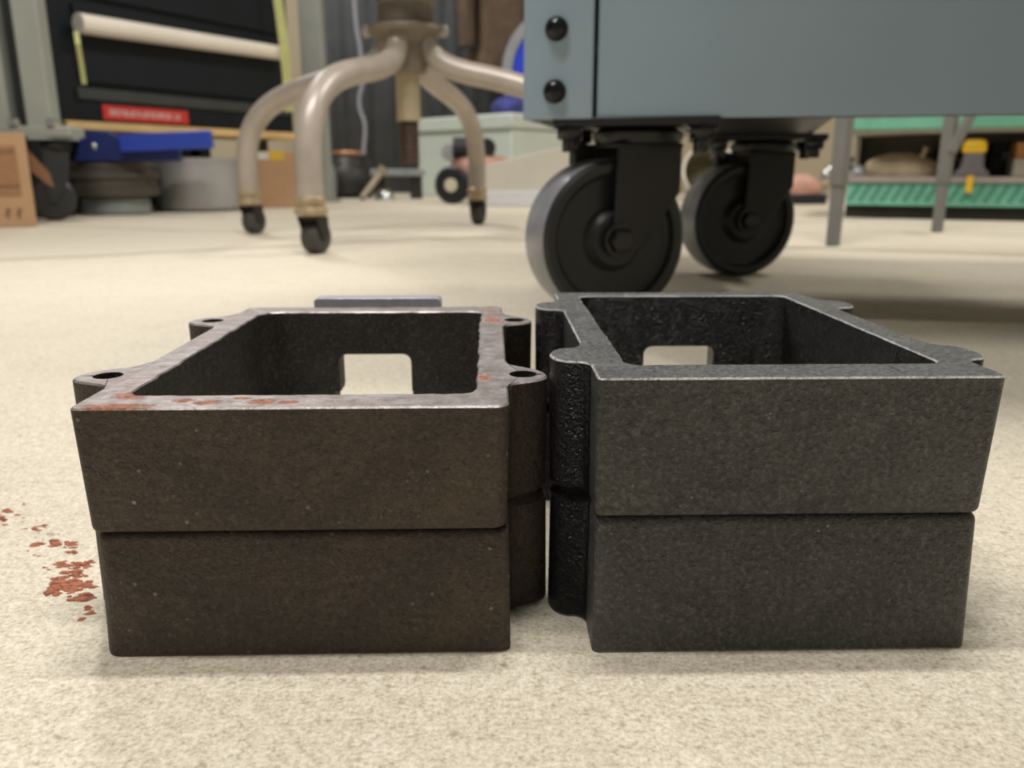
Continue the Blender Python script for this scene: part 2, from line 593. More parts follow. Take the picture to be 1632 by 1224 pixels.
def lug_outline(side, wx, yc, prot, Rr, f, inset, z, n=72):
    """half-elliptical ear with fillets; side -1 left, +1 right; star-sampled so a hole can be bridged"""
    prot, Rr = prot - inset, Rr - inset
    if f == 0:                                       # pointed ear with sweeping flanks
        q = []
        for seg_, m_ in ((((0, -13.0), (0, -10.6), (prot * .14, -9.3), (prot * .40, -8.0)), 9), (((prot * .40, -8.0), (prot * .74, -6.4), (prot, -4.6), (prot, -0.6)), 12),
                         (((prot, -0.6), (prot, 3.6), (prot * .74, 6.4), (prot * .44, 8.8)), 12), (((prot * .44, 8.8), (prot * .22, 10.6), (0, 12.0), (0, 16.0)), 9)):
            b_ = bez(*[(x_, y_, 0) for x_, y_ in seg_], m_)
            q += b_[(1 if q else 0):]
        pts = [(-1.2, -13.0)] + [(p_.x, p_.y - inset * (1 if p_.y > 0 else -1)) for p_ in q] + [(-1.2, 16.0)]
        pts += [(-1.2, 16.0 - 29.0 * j_ / 12) for j_ in range(1, 12)]
        return [Vector(((wx + side * x) / 1000, (yc + y) / 1000, z / 1000)) for x, y in pts]
    pts = [(-1.2, -(Rr + f))]
    for j in range(9):
        a = 0.5 * pi * j / 8
        pts.append((f - f * cos(a), -(Rr + f) + f * sin(a)))
    for j in range(1, 24):
        a = -pi / 2 + pi * j / 24
        pts.append((f + (prot - f) * cos(a), Rr * sin(a)))
    g2 = f * 2.0
    for j in range(9):
        a = 0.5 * pi * (1 - j / 8)
        pts.append((f - f * cos(a), (Rr + g2) - g2 * sin(a)))
    pts.append((-1.2, Rr + g2))
    return [Vector(((wx + side * x) / 1000, (yc + y) / 1000, z / 1000)) for x, y in pts]


def frame_casting(name, spec, up, body_mats, lug_mats, hole_r, port, label, seed, jit):
    """one half: an open rectangular iron frame with four ears; up = machined rim on top"""
    H = spec['h']                                    # own height, mm
    zf = (lambda z: z) if up else (lambda z: H - z)  # z measured from the joint face
    x0, x1, D, dr, dl = -spec['w'] / 2, spec['w'] / 2, spec['D'], spec['dfront'], spec['dside']
    ix0, ix1, iy0, iy1 = spec['inner']
    ro, ri = spec['ro'], spec['ri']
    ch, rj = spec['ch'], spec['rj']

    def outer(inset, z, d):
        ins = inset
        return mmloop(x0 + dl * d + ins, x1 - dl * d - ins, dr * d + ins, D - dl * d - ins, [max(0.4, q - ins * 0.5) for q in ro], zf(z))

    def inner(off, z, j=0.0):
        return mmloop(ix0 - off, ix1 + off, iy0 - off, iy1 + off, ri, zf(z), jit=j, seed=seed)

    loops, mi = [], []
    for j in range(5):
        a = 0.5 * pi * j / 4
        loops.append(outer(rj * (1 - sin(a)), rj * (1 - cos(a)), 1.0 - 0.04 * j / 4))
        mi.append(0)
    nz = 3
    for j in range(1, nz + 1):
        t = j / nz
        loops.append(outer(0, rj + (H - ch - rj) * t, (1 - 0.04) * (1 - t)))
        mi.append(0)
    mi[-1] = 2                                        # chamfer
    loops.append(outer(ch, H, 0))
    mi.append(1)                                      # rim face
    loops.append(inner(ch * 0.8, H, jit))
    mi.append(2)
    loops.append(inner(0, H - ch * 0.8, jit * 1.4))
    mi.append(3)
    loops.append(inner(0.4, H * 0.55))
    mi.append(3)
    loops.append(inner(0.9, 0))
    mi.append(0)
    root = thing(name, label, 'casting', group='stacked cast iron frames')
    mb = MB()
    mb.rings(loops, closed=True, mi=mi)
    body = mb.build('frame_body', body_mats, root, angle=30)
    # the port through the rear wall, cut into both halves at the joint
    pw0, pw1, ph = port
    cut = MB()
    prof = []
    r = 3.2
    for (cx, cz, a0) in ((pw0 + r, ph - r, pi), (pw1 - r, ph - r, 0.5 * pi)):
        for j in range(7):
            a = a0 - 0.5 * pi * j / 6
            prof.append((cx + r * cos(a), cz + r * sin(a)))
    poly = [(pw0, -6)] + prof + [(pw1, -6)]
    n = len(poly)
    front = [Vector((x / 1000, (iy1 - 8) / 1000, zf(z) / 1000)) for x, z in poly]
    back = [Vector((x / 1000, (D + 8) / 1000, zf(z) / 1000)) for x, z in poly]
    cut.rings([front, back], closed=False, caps=(0, 0))
    co = cut.build('cutter', body_mats[0])
    bo = body.modifiers.new('port', 'BOOLEAN')
    bo.operation, bo.object, bo.solver = 'DIFFERENCE', co, 'EXACT'
    dg = bpy.context.evaluated_depsgraph_get()
    me = bpy.data.meshes.new_from_object(body.evaluated_get(dg))
    body.modifiers.clear()
    old = body.data
    body.data = me
    bpy.data.meshes.remove(old)
    cm = co.data
    bpy.data.objects.remove(co)
    bpy.data.meshes.remove(cm)
    me.set_sharp_from_angle(angle=R(30))
    # ears
    for (side, yc, prot, Rr, f) in spec['lugs']:
        wx = x0 if side < 0 else x1
        lp, lm = [], []
        seq = [(rj * 0.8, 0.0), (0.0, rj), (0.0, H - ch), (ch, H + 0.03)]
        for i, (ins, z) in enumerate(seq):
            d = dl * (1 - z / H)
            lp.append(lug_outline(side, wx - side * d, yc, prot, Rr, f, ins, zf(z)))
        m2 = MB()
        if hole_r:
            hx, hy = wx + side * max(prot - 8.2, 4.3), yc + 0.3
            hl = []
            for zz in (H + 0.03, 0.0):
                ring = []
                for p in lp[0]:
                    ang = math.atan2(p.y * 1000 - hy, p.x * 1000 - hx)
                    ring.append(Vector(((hx + hole_r * cos(ang)) / 1000, (hy + hole_r * sin(ang)) / 1000, zf(zz) / 1000)))
                hl.append(ring)
            m2.rings(lp + hl, closed=True, mi=[0, 0, 2, 1, 0, 0])
        else:
            m2.rings(lp, closed=False, caps=(0, 1), mi=[0, 0, 2])
        m2.build('mounting_lug', lug_mats, root, angle=30)
    return root


LSPEC = dict(w=100.0, D=143.5, h=31.7, dfront=1.8, dside=0.35, inner=(-41.5, 42.0, 11.2, 131.5), ro=[2.2, 3.4, 3, 2.5], ri=[5, 5, 4, 6], ch=0.45, rj=1.8,
             lugs=[(-1, 31.0, 12.9, 10, 0), (-1, 113.0, 12.3, 10, 0), (1, 30.0, 10.6, 10, 0), (1, 112.0, 10.4, 10, 0)])
RSPEC = dict(w=94.2, D=136.5, h=35.0, dfront=2.0, dside=0.3, inner=(-38.6, 38.8, 13.4, 127.0), ro=[1.4, 2.2, 2, 2], ri=[4, 4, 4, 4], ch=0.45, rj=1.9,
             lugs=[(-1, 25.5, 9.3, 8.2, 3.6), (-1, 104.5, 9.0, 8.0, 3.6), (1, 26.5, 7.4, 8.2, 3.6), (1, 106.5, 9.0, 8.0, 3.6)])
bl, rl = [M['brown'], M['rim'], M['rim'], M['dusky']], [M['black'], M['black_rim'], M['edge'], M['gloss']]
blug, rlug = [M['brown'], M['rim'], M['rim'], M['dusky']], [M['gloss'], M['black_rim'], M['edge'], M['gloss']]
LX, LY, LA = -0.0506, 0.1781, R(1.41)
RX_, RY_, RA = 0.0666, 0.1798, R(1.31)
LLOW = dict(LSPEC, ro=[4.6, 2.4, 3, 2.5], rj=1.9)
RLOW = dict(RSPEC, ro=[2.0, 3.6, 2, 2], rj=2.2)
c = frame_casting('iron_frame', LLOW, False, bl, blug, 0, (-16.0, 14.5, 12.0),
                  'rusty brown iron frame at the bottom of the left stack, on the concrete', 11, 0.0)
c.location, c.rotation_euler = (LX + 0.0003, LY, 0.0), (0, 0, LA)
c = frame_casting('iron_frame', LSPEC, True, bl, blug, 3.7, (-13.5, 14.5, 15.0),
                  'rusty brown iron frame with bare metal rim, drilled ears and rust scabs, on top', 12, 0.30)
c.location, c.rotation_euler = (LX, LY, 0.0317), (0, 0, LA)
fl = MB()
fl.prism([(-24.4e-3, 0.5e-3), (-15.0e-3, 0.5e-3), (-15.0e-3, 13e-3), (-12.5e-3, 16.5e-3), (13.5e-3, 16.5e-3), (16.0e-3, 13e-3), (16.0e-3, 0.5e-3), (25.8e-3, 0.5e-3), (25.8e-3, 34.2e-3), (24.6e-3, 35.2e-3), (-23.2e-3, 35.2e-3), (-24.4e-3, 34.2e-3)], 0.008,
         Matrix.Translation((0, 0.1513, 0)) @ RX(R(90)).to_4x4())
o = fl.build('port_flange', M['flange'], c, bevel=0.0004)
o['label'] = 'bare steel flange plate standing up behind the rear wall'
c = frame_casting('iron_frame', RLOW, False, rl, rlug, 0, (-13.0, 14.0, 12.0),
                  'glossy black iron frame at the bottom of the right stack, on the concrete', 13, 0.0)
c.location, c.rotation_euler = (RX_ + 0.0003, RY_, 0.0), (0, 0, RA)
c = frame_casting('iron_frame', RSPEC, True, rl, rlug, 0, (-13.0, 14.0, 15.5),
                  'glossy black enamelled iron frame with solid ears, on top of the right stack', 14, 0.10)
c.location, c.rotation_euler = (RX_, RY_, 0.0350), (0, 0, RA)

# rust flakes knocked off onto the floor
fk = MB()
rnd = random.Random(5)


def flake(u, v, s):
    g = G(u, v)
    if g.x > LX - 0.0515 and g.y > 0.17:
        return
    n = rnd.choice((5, 6, 7))
    h = s * rnd.uniform(0.25, 0.6)
    a0 = rnd.uniform(0, 6.28)
    st = rnd.uniform(1.0, 2.4)
    ring = []
    for j in range(n):
        a = a0 + 2 * pi * j / n
        rr = s * rnd.uniform(0.6, 1.15)
        ring.append((g.x + rr * st * cos(a), g.y + rr * sin(a), 0.0))
    top = [(g.x + (x - g.x) * 0.6, g.y + (y - g.y) * 0.6, h * rnd.uniform(0.6, 1.2)) for x, y, z in ring]
    fk.add(ring + top, [tuple(range(n))[::-1], tuple(range(n, 2 * n))] + [(i, (i + 1) % n, n + (i + 1) % n, n + i) for i in range(n)])


for (u, v, su, sv, cnt, sz) in ((14, 815, 4, 3, 5, .0008), (4, 826, 6, 3, 6, .0008), (30, 822, 6, 3, 6, .0006), (8, 837, 5, 2, 4, .0005), (35, 803, 6, 2, 3, .0004),
                                (55, 844, 9, 3, 10, .0006), (70, 839, 5, 2, 4, .0006), (60, 868, 8, 3, 9, .0008), (88, 866, 7, 5, 14, .0009), (110, 868, 8, 4, 12, .0008),
                                (112, 880, 9, 2, 9, .0007), (105, 900, 14, 5, 18, .0007), (125, 903, 12, 6, 18, .0007), (140, 897, 8, 5, 8, .0006), (118, 915, 14, 5, 16, .0008),
                                (95, 932, 13, 7, 34, .0010), (115, 934, 9, 8, 28, .0010), (84, 945, 8, 4, 14, .0009), (138, 932, 9, 5, 16, .0009), (135, 952, 12, 5, 20, .0009),
                                (115, 956, 8, 4, 8, .0008), (100, 925, 22, 14, 40, .0005), (142, 968, 4, 4, 5, .0008), (145, 977, 2, 2, 2, .0009), (129, 987, 2, 1, 2, .0009),
                                (75, 905, 6, 2, 4, .0004), (58, 855, 40, 25, 14, .0004)):
    for _ in range(cnt):
        flake(u + rnd.gauss(0, su * 0.6), v + rnd.gauss(0, sv * 0.6), sz * rnd.uniform(0.6, 1.3))
o = fk.build('rust_flakes', M['flake'])
tag(o, 'red-brown rust flakes scattered on the floor left of the brown frames', 'rust', kind='stuff')


# ================================================================ THE WHEELED CART
CY = 0.655
cl = P(836, 191, CY)                       # lower left front corner
ZB = cl.z
dr_ = ray(1632, 181)
crp = Vector((0, 0, CAM_H)) + dr_ * ((ZB - CAM_H) / dr_.z)
CYAW = math.atan2(crp.y - cl.y, crp.x - cl.x)
cart = thing('wheeled_cart', 'slate grey sheet metal cart on black swivel casters behind the black frames', 'cart', (cl.x, cl.y, 0), CYAW)
CW, CDEP, CTOP = 0.95, 0.27, 0.74
# front panel starts right of the corner upright
MB().box((0.0545 + (CW - 0.0545) / 2, 0.0035, ZB + (CTOP - ZB) / 2), (CW - 0.0545, 0.003, CTOP - ZB)).build('front_panel', M['cart'], cart, bevel=0.0008)
fm = MB()
fm.box((0.0260, 0.0, ZB + (CTOP - ZB) / 2), (0.052, 0.004, CTOP - ZB))
fm.box((0.0015, 0.03, ZB + (CTOP - ZB) / 2), (0.003, 0.056, CTOP - ZB))
fm.build('corner_upright', M['cart'], cart, bevel=0.0012)
MB().box((0.0035, CDEP / 2 + 0.02, ZB + (CTOP - ZB) / 2), (0.003, CDEP - 0.04, CTOP - ZB)).build('side_panel', M['cart'], cart)
MB().box((CW - 0.0035, CDEP / 2 + 0.005, ZB + (CTOP - ZB) / 2), (0.003, CDEP - 0.01, CTOP - ZB)).build('side_panel', M['cart'], cart)
MB().box((CW / 2, CDEP, ZB + 0.03 + (CTOP - ZB) / 2), (CW - 0.01, 0.003, CTOP - ZB - 0.03)).build('rear_panel', M['cart'], cart)
MB().box((CW / 2, CDEP / 2 - 0.10, CTOP + 0.012), (CW + 0.02, CDEP + 0.22, 0.024)).build('shading_cart_top', M['cart'], cart, bevel=0.002)  # unseen top; deep front overhang added to block the overhead lamps
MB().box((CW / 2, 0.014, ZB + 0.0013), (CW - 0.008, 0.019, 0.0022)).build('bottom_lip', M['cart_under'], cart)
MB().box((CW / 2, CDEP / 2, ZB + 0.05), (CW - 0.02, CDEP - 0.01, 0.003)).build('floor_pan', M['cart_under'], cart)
ci = Matrix.Translation(cart.location) @ Matrix.Rotation(CYAW, 4, 'Z')
ci = ci.inverted()


def bolt_head(u, v, s=0.0083):
    d = ray(u, v)
    d4 = ci.to_3x3() @ d
    o0 = ci @ Vector((0, 0, CAM_H))
    q = o0 + d4 * ((-0.002 - o0.y) / d4.y)
    m = Matrix.Translation(q) @ RX(R(90)).to_4x4()
    mb = MB()
    mb.lathe([(s * 1.05, 0), (s * 1.05, 0.0008), (s * 0.98, 0.0018), (s * 0.86, 0.0035), (s * 0.62, 0.0052), (s * 0.36, 0.0062), (0.0, 0.0066)], 28, m)
    mb.build('bolt', M['bolt'], cart, angle=50)


bolt_head(887, 46)
bolt_head(884, 146)


def make_caster(Rw, ww):
    """5 inch swivel caster; origin on floor under the pivot, wheel trailing to -x, axle along y"""
    r = sub('caster', cart)
    hx = -0.027
    wh = MB()
    mt = Matrix.Translation((hx, 0, Rw)) @ RX(R(90)).to_4x4()
    hw = ww / 2
    prof = [(0.010, -hw * 1.05), (0.020, -hw * 1.05), (0.023, -hw * .8), (0.026, -hw * .62), (Rw * .76, -hw * .62), (Rw * .80, -hw * .70), (Rw * .83, -hw * .97), (Rw * .93, -hw), (Rw * .985, -hw * .88), (Rw, -hw * .6)]
    full = prof + [(a, -b) for a, b in prof[::-1]]
    wh.lathe(full, 56, mt, closed=True)
    wh.mi = [1 if i // 56 in (8, 9, 10) else 0 for i in range(len(wh.mi))]
    wheel = wh.build('wheel', [M['tyre'], M['tread']], r, angle=28)
    fk_ = MB()
    top = 2 * Rw + 0.010
    for s in (-1, 1):
        poly = [(hx - 0.004, top), (hx + 0.052, top), (hx + 0.052, Rw * 1.58), (hx + 0.019, Rw * .90), (hx + 0.010, Rw * .80), (hx - 0.002, Rw * .82), (hx - 0.006, Rw)]
        y = s * (hw + 0.005) + 0.0015
        fk_.prism(poly, 0.003, Matrix.Translation((0, y, 0)) @ RX(R(90)).to_4x4())
    fk_.box((hx + 0.024, 0, top - 0.001), (0.058, ww + 0.013, 0.004))
    fk_.box((hx - 0.010, hw + 0.002, top - 0.008), (0.020, 0.012, 0.016))
    fk_.build('fork', M['caster_metal'], r, bevel=0.0012)
    ax = MB()
    for s in (-1, 1):
        m = Matrix.Translation((hx, s * (hw + 0.0065), Rw)) @ RX(R(90 * (1 if s < 0 else -1))).to_4x4()
        ax.lathe([(0.0105, 0), (0.0105, 0.006), (0.009, 0.0075), (0, 0.0078)], 6, m)
        ax.lathe([(0.014, -0.001), (0.014, 0.0014), (0, 0.0015)], 20, m)
    ax.tube([(hx, -hw - 0.006, Rw), (hx, hw + 0.006, Rw)], 0.006, 12)
    ax.build('axle_nut', M['bolt'], r)
    br = MB()
    br.lathe([(0.034, top + 0.001), (0.036, top + 0.005), (0.036, top + 0.009), (0.030, top + 0.013), (0.0, top + 0.013)], 32)
    br.build('swivel_bearing', M['caster_metal'], r)
    return r, top + 0.013


def plate_and_bolts(r, z0, z1, yaw, hw=0.062, hd=0.05):
    m = RZ(yaw)
    MB().box((0, 0, (z0 + z1) / 2), (2 * hw, 2 * hd, z1 - z0), m).build('mounting_plate', M['caster_metal'], r, bevel=0.001)
    for sx in (-1, 1):
        for sy in (-1, 1):
            p = m @ Vector((sx * (hw - 0.012), sy * (hd - 0.012), 0))
            nb = MB()
            nb.lathe([(0.0095, z0 - 0.010), (0.0105, z0 - 0.009), (0.0105, z0 - 0.002), (0.013, z0 - 0.002), (0.013, z0 + 0.0005)], 6, Matrix.Translation((p.x, p.y, 0)))
            nb.lathe([(0.0055, z0 - 0.019), (0.006, z0 - 0.018), (0.006, z0 - 0.009)], 10, Matrix.Translation((p.x, p.y, 0)))
            nb.build('plate_bolt', M['bolt'], r, angle=50)


RW = 0.0632
pivots = []
for (u, v, yaw) in ((960, 501, R(-20)), (1168, 437, R(-14))):
    g = G(u, v)
    lp = ci @ Vector((g.x, g.y, 0))
    r, ztop = make_caster(RW, 0.044)
    a = -yaw - CYAW
    r.rotation_euler = (0, 0, a)
    off = RZ(a) @ Vector((0.027, 0, 0))
    r.location = (lp.x + off.x, lp.y + off.y, 0)
    plate_and_bolts(r, ztop, ztop + 0.006, -a)
    pivots.append((r.location.copy(), ztop))
# channel that carries both caster plates under the cart
p0, p1 = pivots[0][0], pivots[1][0]
zt = pivots[1][1] + 0.006
MB().prism([(p0.x - 0.066, 0.022), (p1.x + 0.02, 0.022), (p1.x + 0.045, p1.y - 0.05), (p1.x + 0.050, p1.y + 0.055), (p1.x - 0.07, p1.y + 0.055), (p0.x - 0.066, p0.y + 0.055)], max(0.006, ZB + 0.049 - zt),
           Matrix.Translation((0, 0, zt))).build('caster_bracket', M['caster_metal'], cart)

# ================================================================ THE STOOL
SC = Vector((-0.187, 1.55, 0))
stool = thing('shop_stool', 'greige tubular steel stool with curved legs on small dark casters', 'stool', SC)
lp_ = [G(500, 405), G(402, 373), G(761, 358)]
lp_.append(SC * 2 - lp_[1])
for i, g in enumerate(lp_):
    d = g - SC
    rr = d.length
    a = math.atan2(d.y, d.x)
    leg = sub('leg', stool, (0, 0, 0), a)
    pts = bez((0.034, 0, 0.345), (0.042, 0, 0.302), (0.082, 0, 0.290), (0.15, 0, 0.277), 8)
    pts += bez((0.15, 0, 0.277), (rr - 0.09, 0, 0.257), (rr - 0.004, 0, 0.238), (rr, 0, 0.13), 14)[1:]
    pts += [Vector((rr, 0, 0.11)), Vector((rr, 0, 0.078))]
    MB().tube(pts, 0.0195, 20).build('leg_tube', M['stool'], leg, angle=60)
    fr = MB()
    fr.lathe([(0.0205, 0.082), (0.0225, 0.080), (0.0225, 0.074), (0.0205, 0.072), (0.0205, 0.066), (0.0235, 0.064), (0.0235, 0.057), (0.018, 0.054), (0.0, 0.054)], 24, Matrix.Translation((rr, 0, 0)))
    fr.build('ferrule', M['brass'], leg)
    sw = random.Random(i + 3).uniform(-0.2, 0.2) + (-a + R(74))
    cst = MB()
    wm = Matrix.Translation((rr, 0, 0.0)) @ Matrix.Rotation(sw, 4, 'Z')
    cst.lathe([(0.004, -0.0135), (0.019, -0.0135), (0.0235, -0.010), (0.0245, -0.004), (0.0245, 0.004), (0.0235, 0.010), (0.019, 0.0135), (0.004, 0.0135)], 28,
              wm @ Matrix.Translation((0.008, 0, 0.0245)) @ RX(R(90)).to_4x4(), closed=True)
    cst.build('wheel', M['rubber'], leg, angle=40)
    hd = MB()
    hd.lathe([(0.0, 0.055), (0.012, 0.055), (0.014, 0.050), (0.014, 0.048)], 16, wm)
    for s in (-1, 1):
        hd.prism([(-0.012, 0.054), (0.016, 0.054), (0.018, 0.030), (0.010, 0.019), (0.002, 0.022)], 0.002, wm @ Matrix.Translation((0, s * 0.016 + 0.001, 0)) @ RX(R(90)).to_4x4())
    hd.build('caster_fork', M['junk_black'], leg)
hub = MB()
hub.lathe([(0.026, 0.284), (0.034, 0.287), (0.037, 0.30), (0.040, 0.335), (0.050, 0.346), (0.066, 0.351), (0.069, 0.357), (0.066, 0.363), (0.053, 0.367), (0.0, 0.367)], 32)
hub.build('hub', M['stool_hub'], stool)
for s in (-1, 1):
    hb = MB()
    hb.lathe([(0.0, -0.011), (0.008, -0.009), (0.011, 0), (0.008, 0.009), (0.0, 0.011)], 14, Matrix.Translation((s * 0.066, -0.012, 0.355)))
    hb.build('hub_bolt', M['stool'], stool, angle=60)
cl_ = MB()
cl_.lathe([(0.050, 0.366), (0.051, 0.370), (0.049, 0.374), (0.048, 0.398), (0.052, 0.404), (0.052, 0.44), (0.0, 0.44)], 32)
cl_.build('collar', M['stool_hub'], stool)
MB().tube([(0, 0, 0.205), (0, 0, 0.29)], 0.0215, 24).build('column_sleeve', M['cream'], stool)
sc_ = MB()
sc_.lathe([(0.014, 0.128)] + [(0.0185 if i % 2 else 0.0165, 0.131 + i * 0.0035) for i in range(22)] + [(0.016, 0.21)], 20)
sc_.build('screw_shaft', M['screw'], stool, angle=20)
MB().tube([(0, 0, 0.438), (0, 0, 0.60)], 0.017, 20).build('column', M['screw'], stool)
st = MB()
st.lathe([(0.0, 0.60), (0.22, 0.60), (0.25, 0.608), (0.262, 0.622), (0.262, 0.650), (0.25, 0.664), (0.20, 0.672), (0.0, 0.668)], 48)
st.build('seat', M['toolblack'], stool, angle=50)

# ================================================================ GREY STAND WITH TELESCOPING LEGS (right)
g1, g2 = G(1327, 392), G(1493, 370)
dv = (g2 - g1)
pv = Vector((dv.y, -dv.x, 0)) * 1.1
stand = thing('steel_stand', 'grey steel stand on thin telescoping legs in front of the green shelves', 'stand', g1, 0)
for q in (Vector((0, 0, 0)), dv, pv, dv + pv):
    lg = sub('leg', stand, q, math.atan2(dv.y, dv.x))
    MB().box((0, 0, 0.40), (0.0225, 0.0225, 0.61)).build('upper_tube', M['standgrey'], lg, bevel=0.002)
    MB().box((0, 0, 0.048), (0.0175, 0.0175, 0.096)).build('lower_tube', M['standgrey'], lg, bevel=0.0015)
for (a, b) in ((Vector((0, 0, 0)), dv), (pv, dv + pv), (Vector((0, 0, 0)), pv), (dv, dv + pv)):
    mid = (a + b) / 2
    ln = (b - a).length
    MB().box((mid.x, mid.y, 0.69), (ln - 0.03, 0.025, 0.04), RZ(math.atan2((b - a).y, (b - a).x))).build('top_rail', M['standgrey'], stand)
q = dv
bra = MB()
bra.tube([q + Vector((0.002, -0.012, 0.155)), q + Vector((0.045, -0.05, 0.30))], 0.010, 10)
bra.build('brace', M['standgrey'], stand)

# ================================================================ GREEN FRONTED SHELF UNIT (right)
s1, s2 = G(1345, 347), G(1632, 353)
sa = math.atan2(s2.y - s1.y, s2.x - s1.x)
shelf = thing('shelf_unit', 'low shelf with ribbed sea green front behind the grey stand', 'shelf', s1, sa)
SW, SD = 1.15, 0.42
MB().box((SW / 2, SD / 2 + 0.02, 0.016), (SW, SD - 0.02, 0.032)).build('plinth', M['basedark'], shelf)
MB().box((SW / 2, 0.02, 0.062), (SW, 0.008, 0.060), RX(R(-12))).build('front_strip', M['green'], shelf, bevel=0.001)
rb = None
for i in range(44):
    x = 0.018 + i * 0.026
    if rb is None:
        m = MB()
        m.box((0, 0.0142, 0.066), (0.008, 0.006, 0.046), RX(R(-12)) @ RY(R(28)))
        rb = m.build('rib', M['green_rib'], shelf)
        rb.location = (x, 0, 0)
    else:
        cc = rb.copy()
        COL.objects.link(cc)
        cc.parent = shelf
        cc.location = (x, 0, 0)
MB().box((SW / 2, SD / 2 + 0.01, 0.098), (SW, SD, 0.014)).build('lower_shelf', M['ledge'], shelf, bevel=0.001)
MB().box((SW / 2, SD - 0.01, 0.17), (SW, 0.012, 0.13)).build('back_panel', M['shelfgrey'], shelf)
for x in (0.006, SW - 0.006):
    MB().box((x, SD * 0.75, 0.165), (0.012, SD * 0.46, 0.12)).build('side_panel', M['shelfgrey'], shelf)
MB().box((SW / 2, 0.004 + SD * 0.5, 0.218), (SW, SD * 0.98, 0.010)).build('upper_shelf', M['shelfgrey'], shelf)
MB().box((SW / 2, 0.004, 0.235), (SW, 0.008, 0.026)).build('front_strip', M['green'], shelf, bevel=0.001)
MB().box((SW / 2, SD * 0.5, 0.262), (SW, SD * 0.9, 0.028)).build('top_board', M['shelfgrey'], shelf)
si = Matrix.Translation(s1) @ Matrix.Rotation(sa, 4, 'Z')
SZ = 0.1053


def on_shelf(u, back):
    """point on the lower shelf on the ray of column u, `back` metres behind the front edge"""
    inv = si.inverted()
    o0 = inv @ Vector((0, 0, CAM_H))
    d = inv.to_3x3() @ ray(u, 285)
    t = (back - o0.y) / d.y
    q = o0 + d * t
    return si @ Vector((q.x, back, SZ))


# yellow-capped grey tool standing on the lower shelf
p = on_shelf(1546, 0.05)
tool = thing('power_tool', 'violet-grey power tool with bright yellow cap standing on the lower shelf', 'tool', p, sa)
tool.scale = (0.88, 0.88, 0.88)
b = MB()
b.rings([mmloop(-46, 46, -26, 26, [8] * 4, 0, 2, 4), mmloop(-44, 44, -26, 26, [8] * 4, 12, 2, 4), mmloop(-31, 31, -22, 22, [8] * 4, 24, 2, 4), mmloop(-25, 27, -20, 20, [8] * 4, 55, 2, 4), mmloop(-24, 24, -20, 20, [8] * 4, 66, 2, 4)], closed=False, caps=(0, 0))
b.build('tool_body', M['toolgrey'], tool)
b = MB()
b.rings([mmloop(-28, 28, -23, 23, [8] * 4, 66, 2, 4), mmloop(-31, 31, -25, 25, [9] * 4, 74, 2, 4), mmloop(-30, 30, -25, 25, [9] * 4, 90, 2, 4), mmloop(-24, 24, -20, 20, [9] * 4, 101, 2, 4), mmloop(-14, 14, -12, 12, [6] * 4, 104, 2, 4)], closed=False, caps=(0, 0))
b.build('cap', M['toolyellow'], tool)
b = MB()
b.box((-0.004, -0.064, -0.020), (0.016, 0.004, 0.046))
b.box((-0.004, -0.045, 0.0025), (0.012, 0.042, 0.002))
b.build('hang_tag', M['toolyellow'], tool)


def shelf_item(name, u, back, size, m, label, cat, z=0.0, rz=0.0, bev=0.003, lid=None):
    p = on_shelf(u, back)
    o = MB().box((0, 0, size[2] / 2), size).build(name, m, None, bevel=bev)
    o.location = (p.x, p.y, SZ + z)
    o.rotation_euler = (0, 0, sa + rz)
    tag(o, label, cat)
    return o


def case(name, u, back, size, label, rz=0.0):
    p = on_shelf(u, back)
    t = thing(name, label, 'case', (p.x, p.y, SZ), sa + rz, 'black cases on the shelf')
    MB().box((0, 0, size[2] * 0.31), (size[0], size[1], size[2] * 0.62)).build('case_body', M['toolblack'], t, bevel=0.003)
    MB().box((0, 0, size[2] * 0.815), (size[0] * 0.98, size[1] * 0.98, size[2] * 0.37)).build('lid', M['toolblack'], t, bevel=0.004)
    MB().box((0, -size[1] / 2 - 0.002, size[2] * 0.6), (size[0] * 0.25, 0.004, size[2] * 0.22)).build('latch', M['toolgrey'], t)
    return t


case('plastic_case', 1512, 0.32, (0.085, 0.12, 0.088), 'small black plastic case on the shelf, left of the yellow-capped tool')
case('plastic_case', 1594, 0.335, (0.07, 0.12, 0.090), 'small black plastic case on the shelf, right of the yellow-capped tool')
sl = shelf_item('foam_block', 1664, 0.17, (0.16, 0.14, 0.045), M['offwhite'], 'off-white block lying under the orange-brown carton on the shelf', 'block', 0.0)
MB().box((0, -0.071, 0.022), (0.15, 0.002, 0.006)).build('seam_tape', M['paper'], sl)
p = on_shelf(1664, 0.17)
bx = thing('carton', 'orange-brown carton lying on the off-white block, right end of the shelf', 'carton', (p.x, p.y, SZ + 0.0453), sa)
MB().box((0, 0, 0.019), (0.155, 0.13, 0.038)).build('carton_body', plain('orange_brown_card', (206, 148, 88), 0.8, 0, 0.06, 20), bx, bevel=0.002)
MB().box((0, 0, 0.0386), (0.154, 0.03, 0.0008)).build('carton_tape', M['wood'], bx)


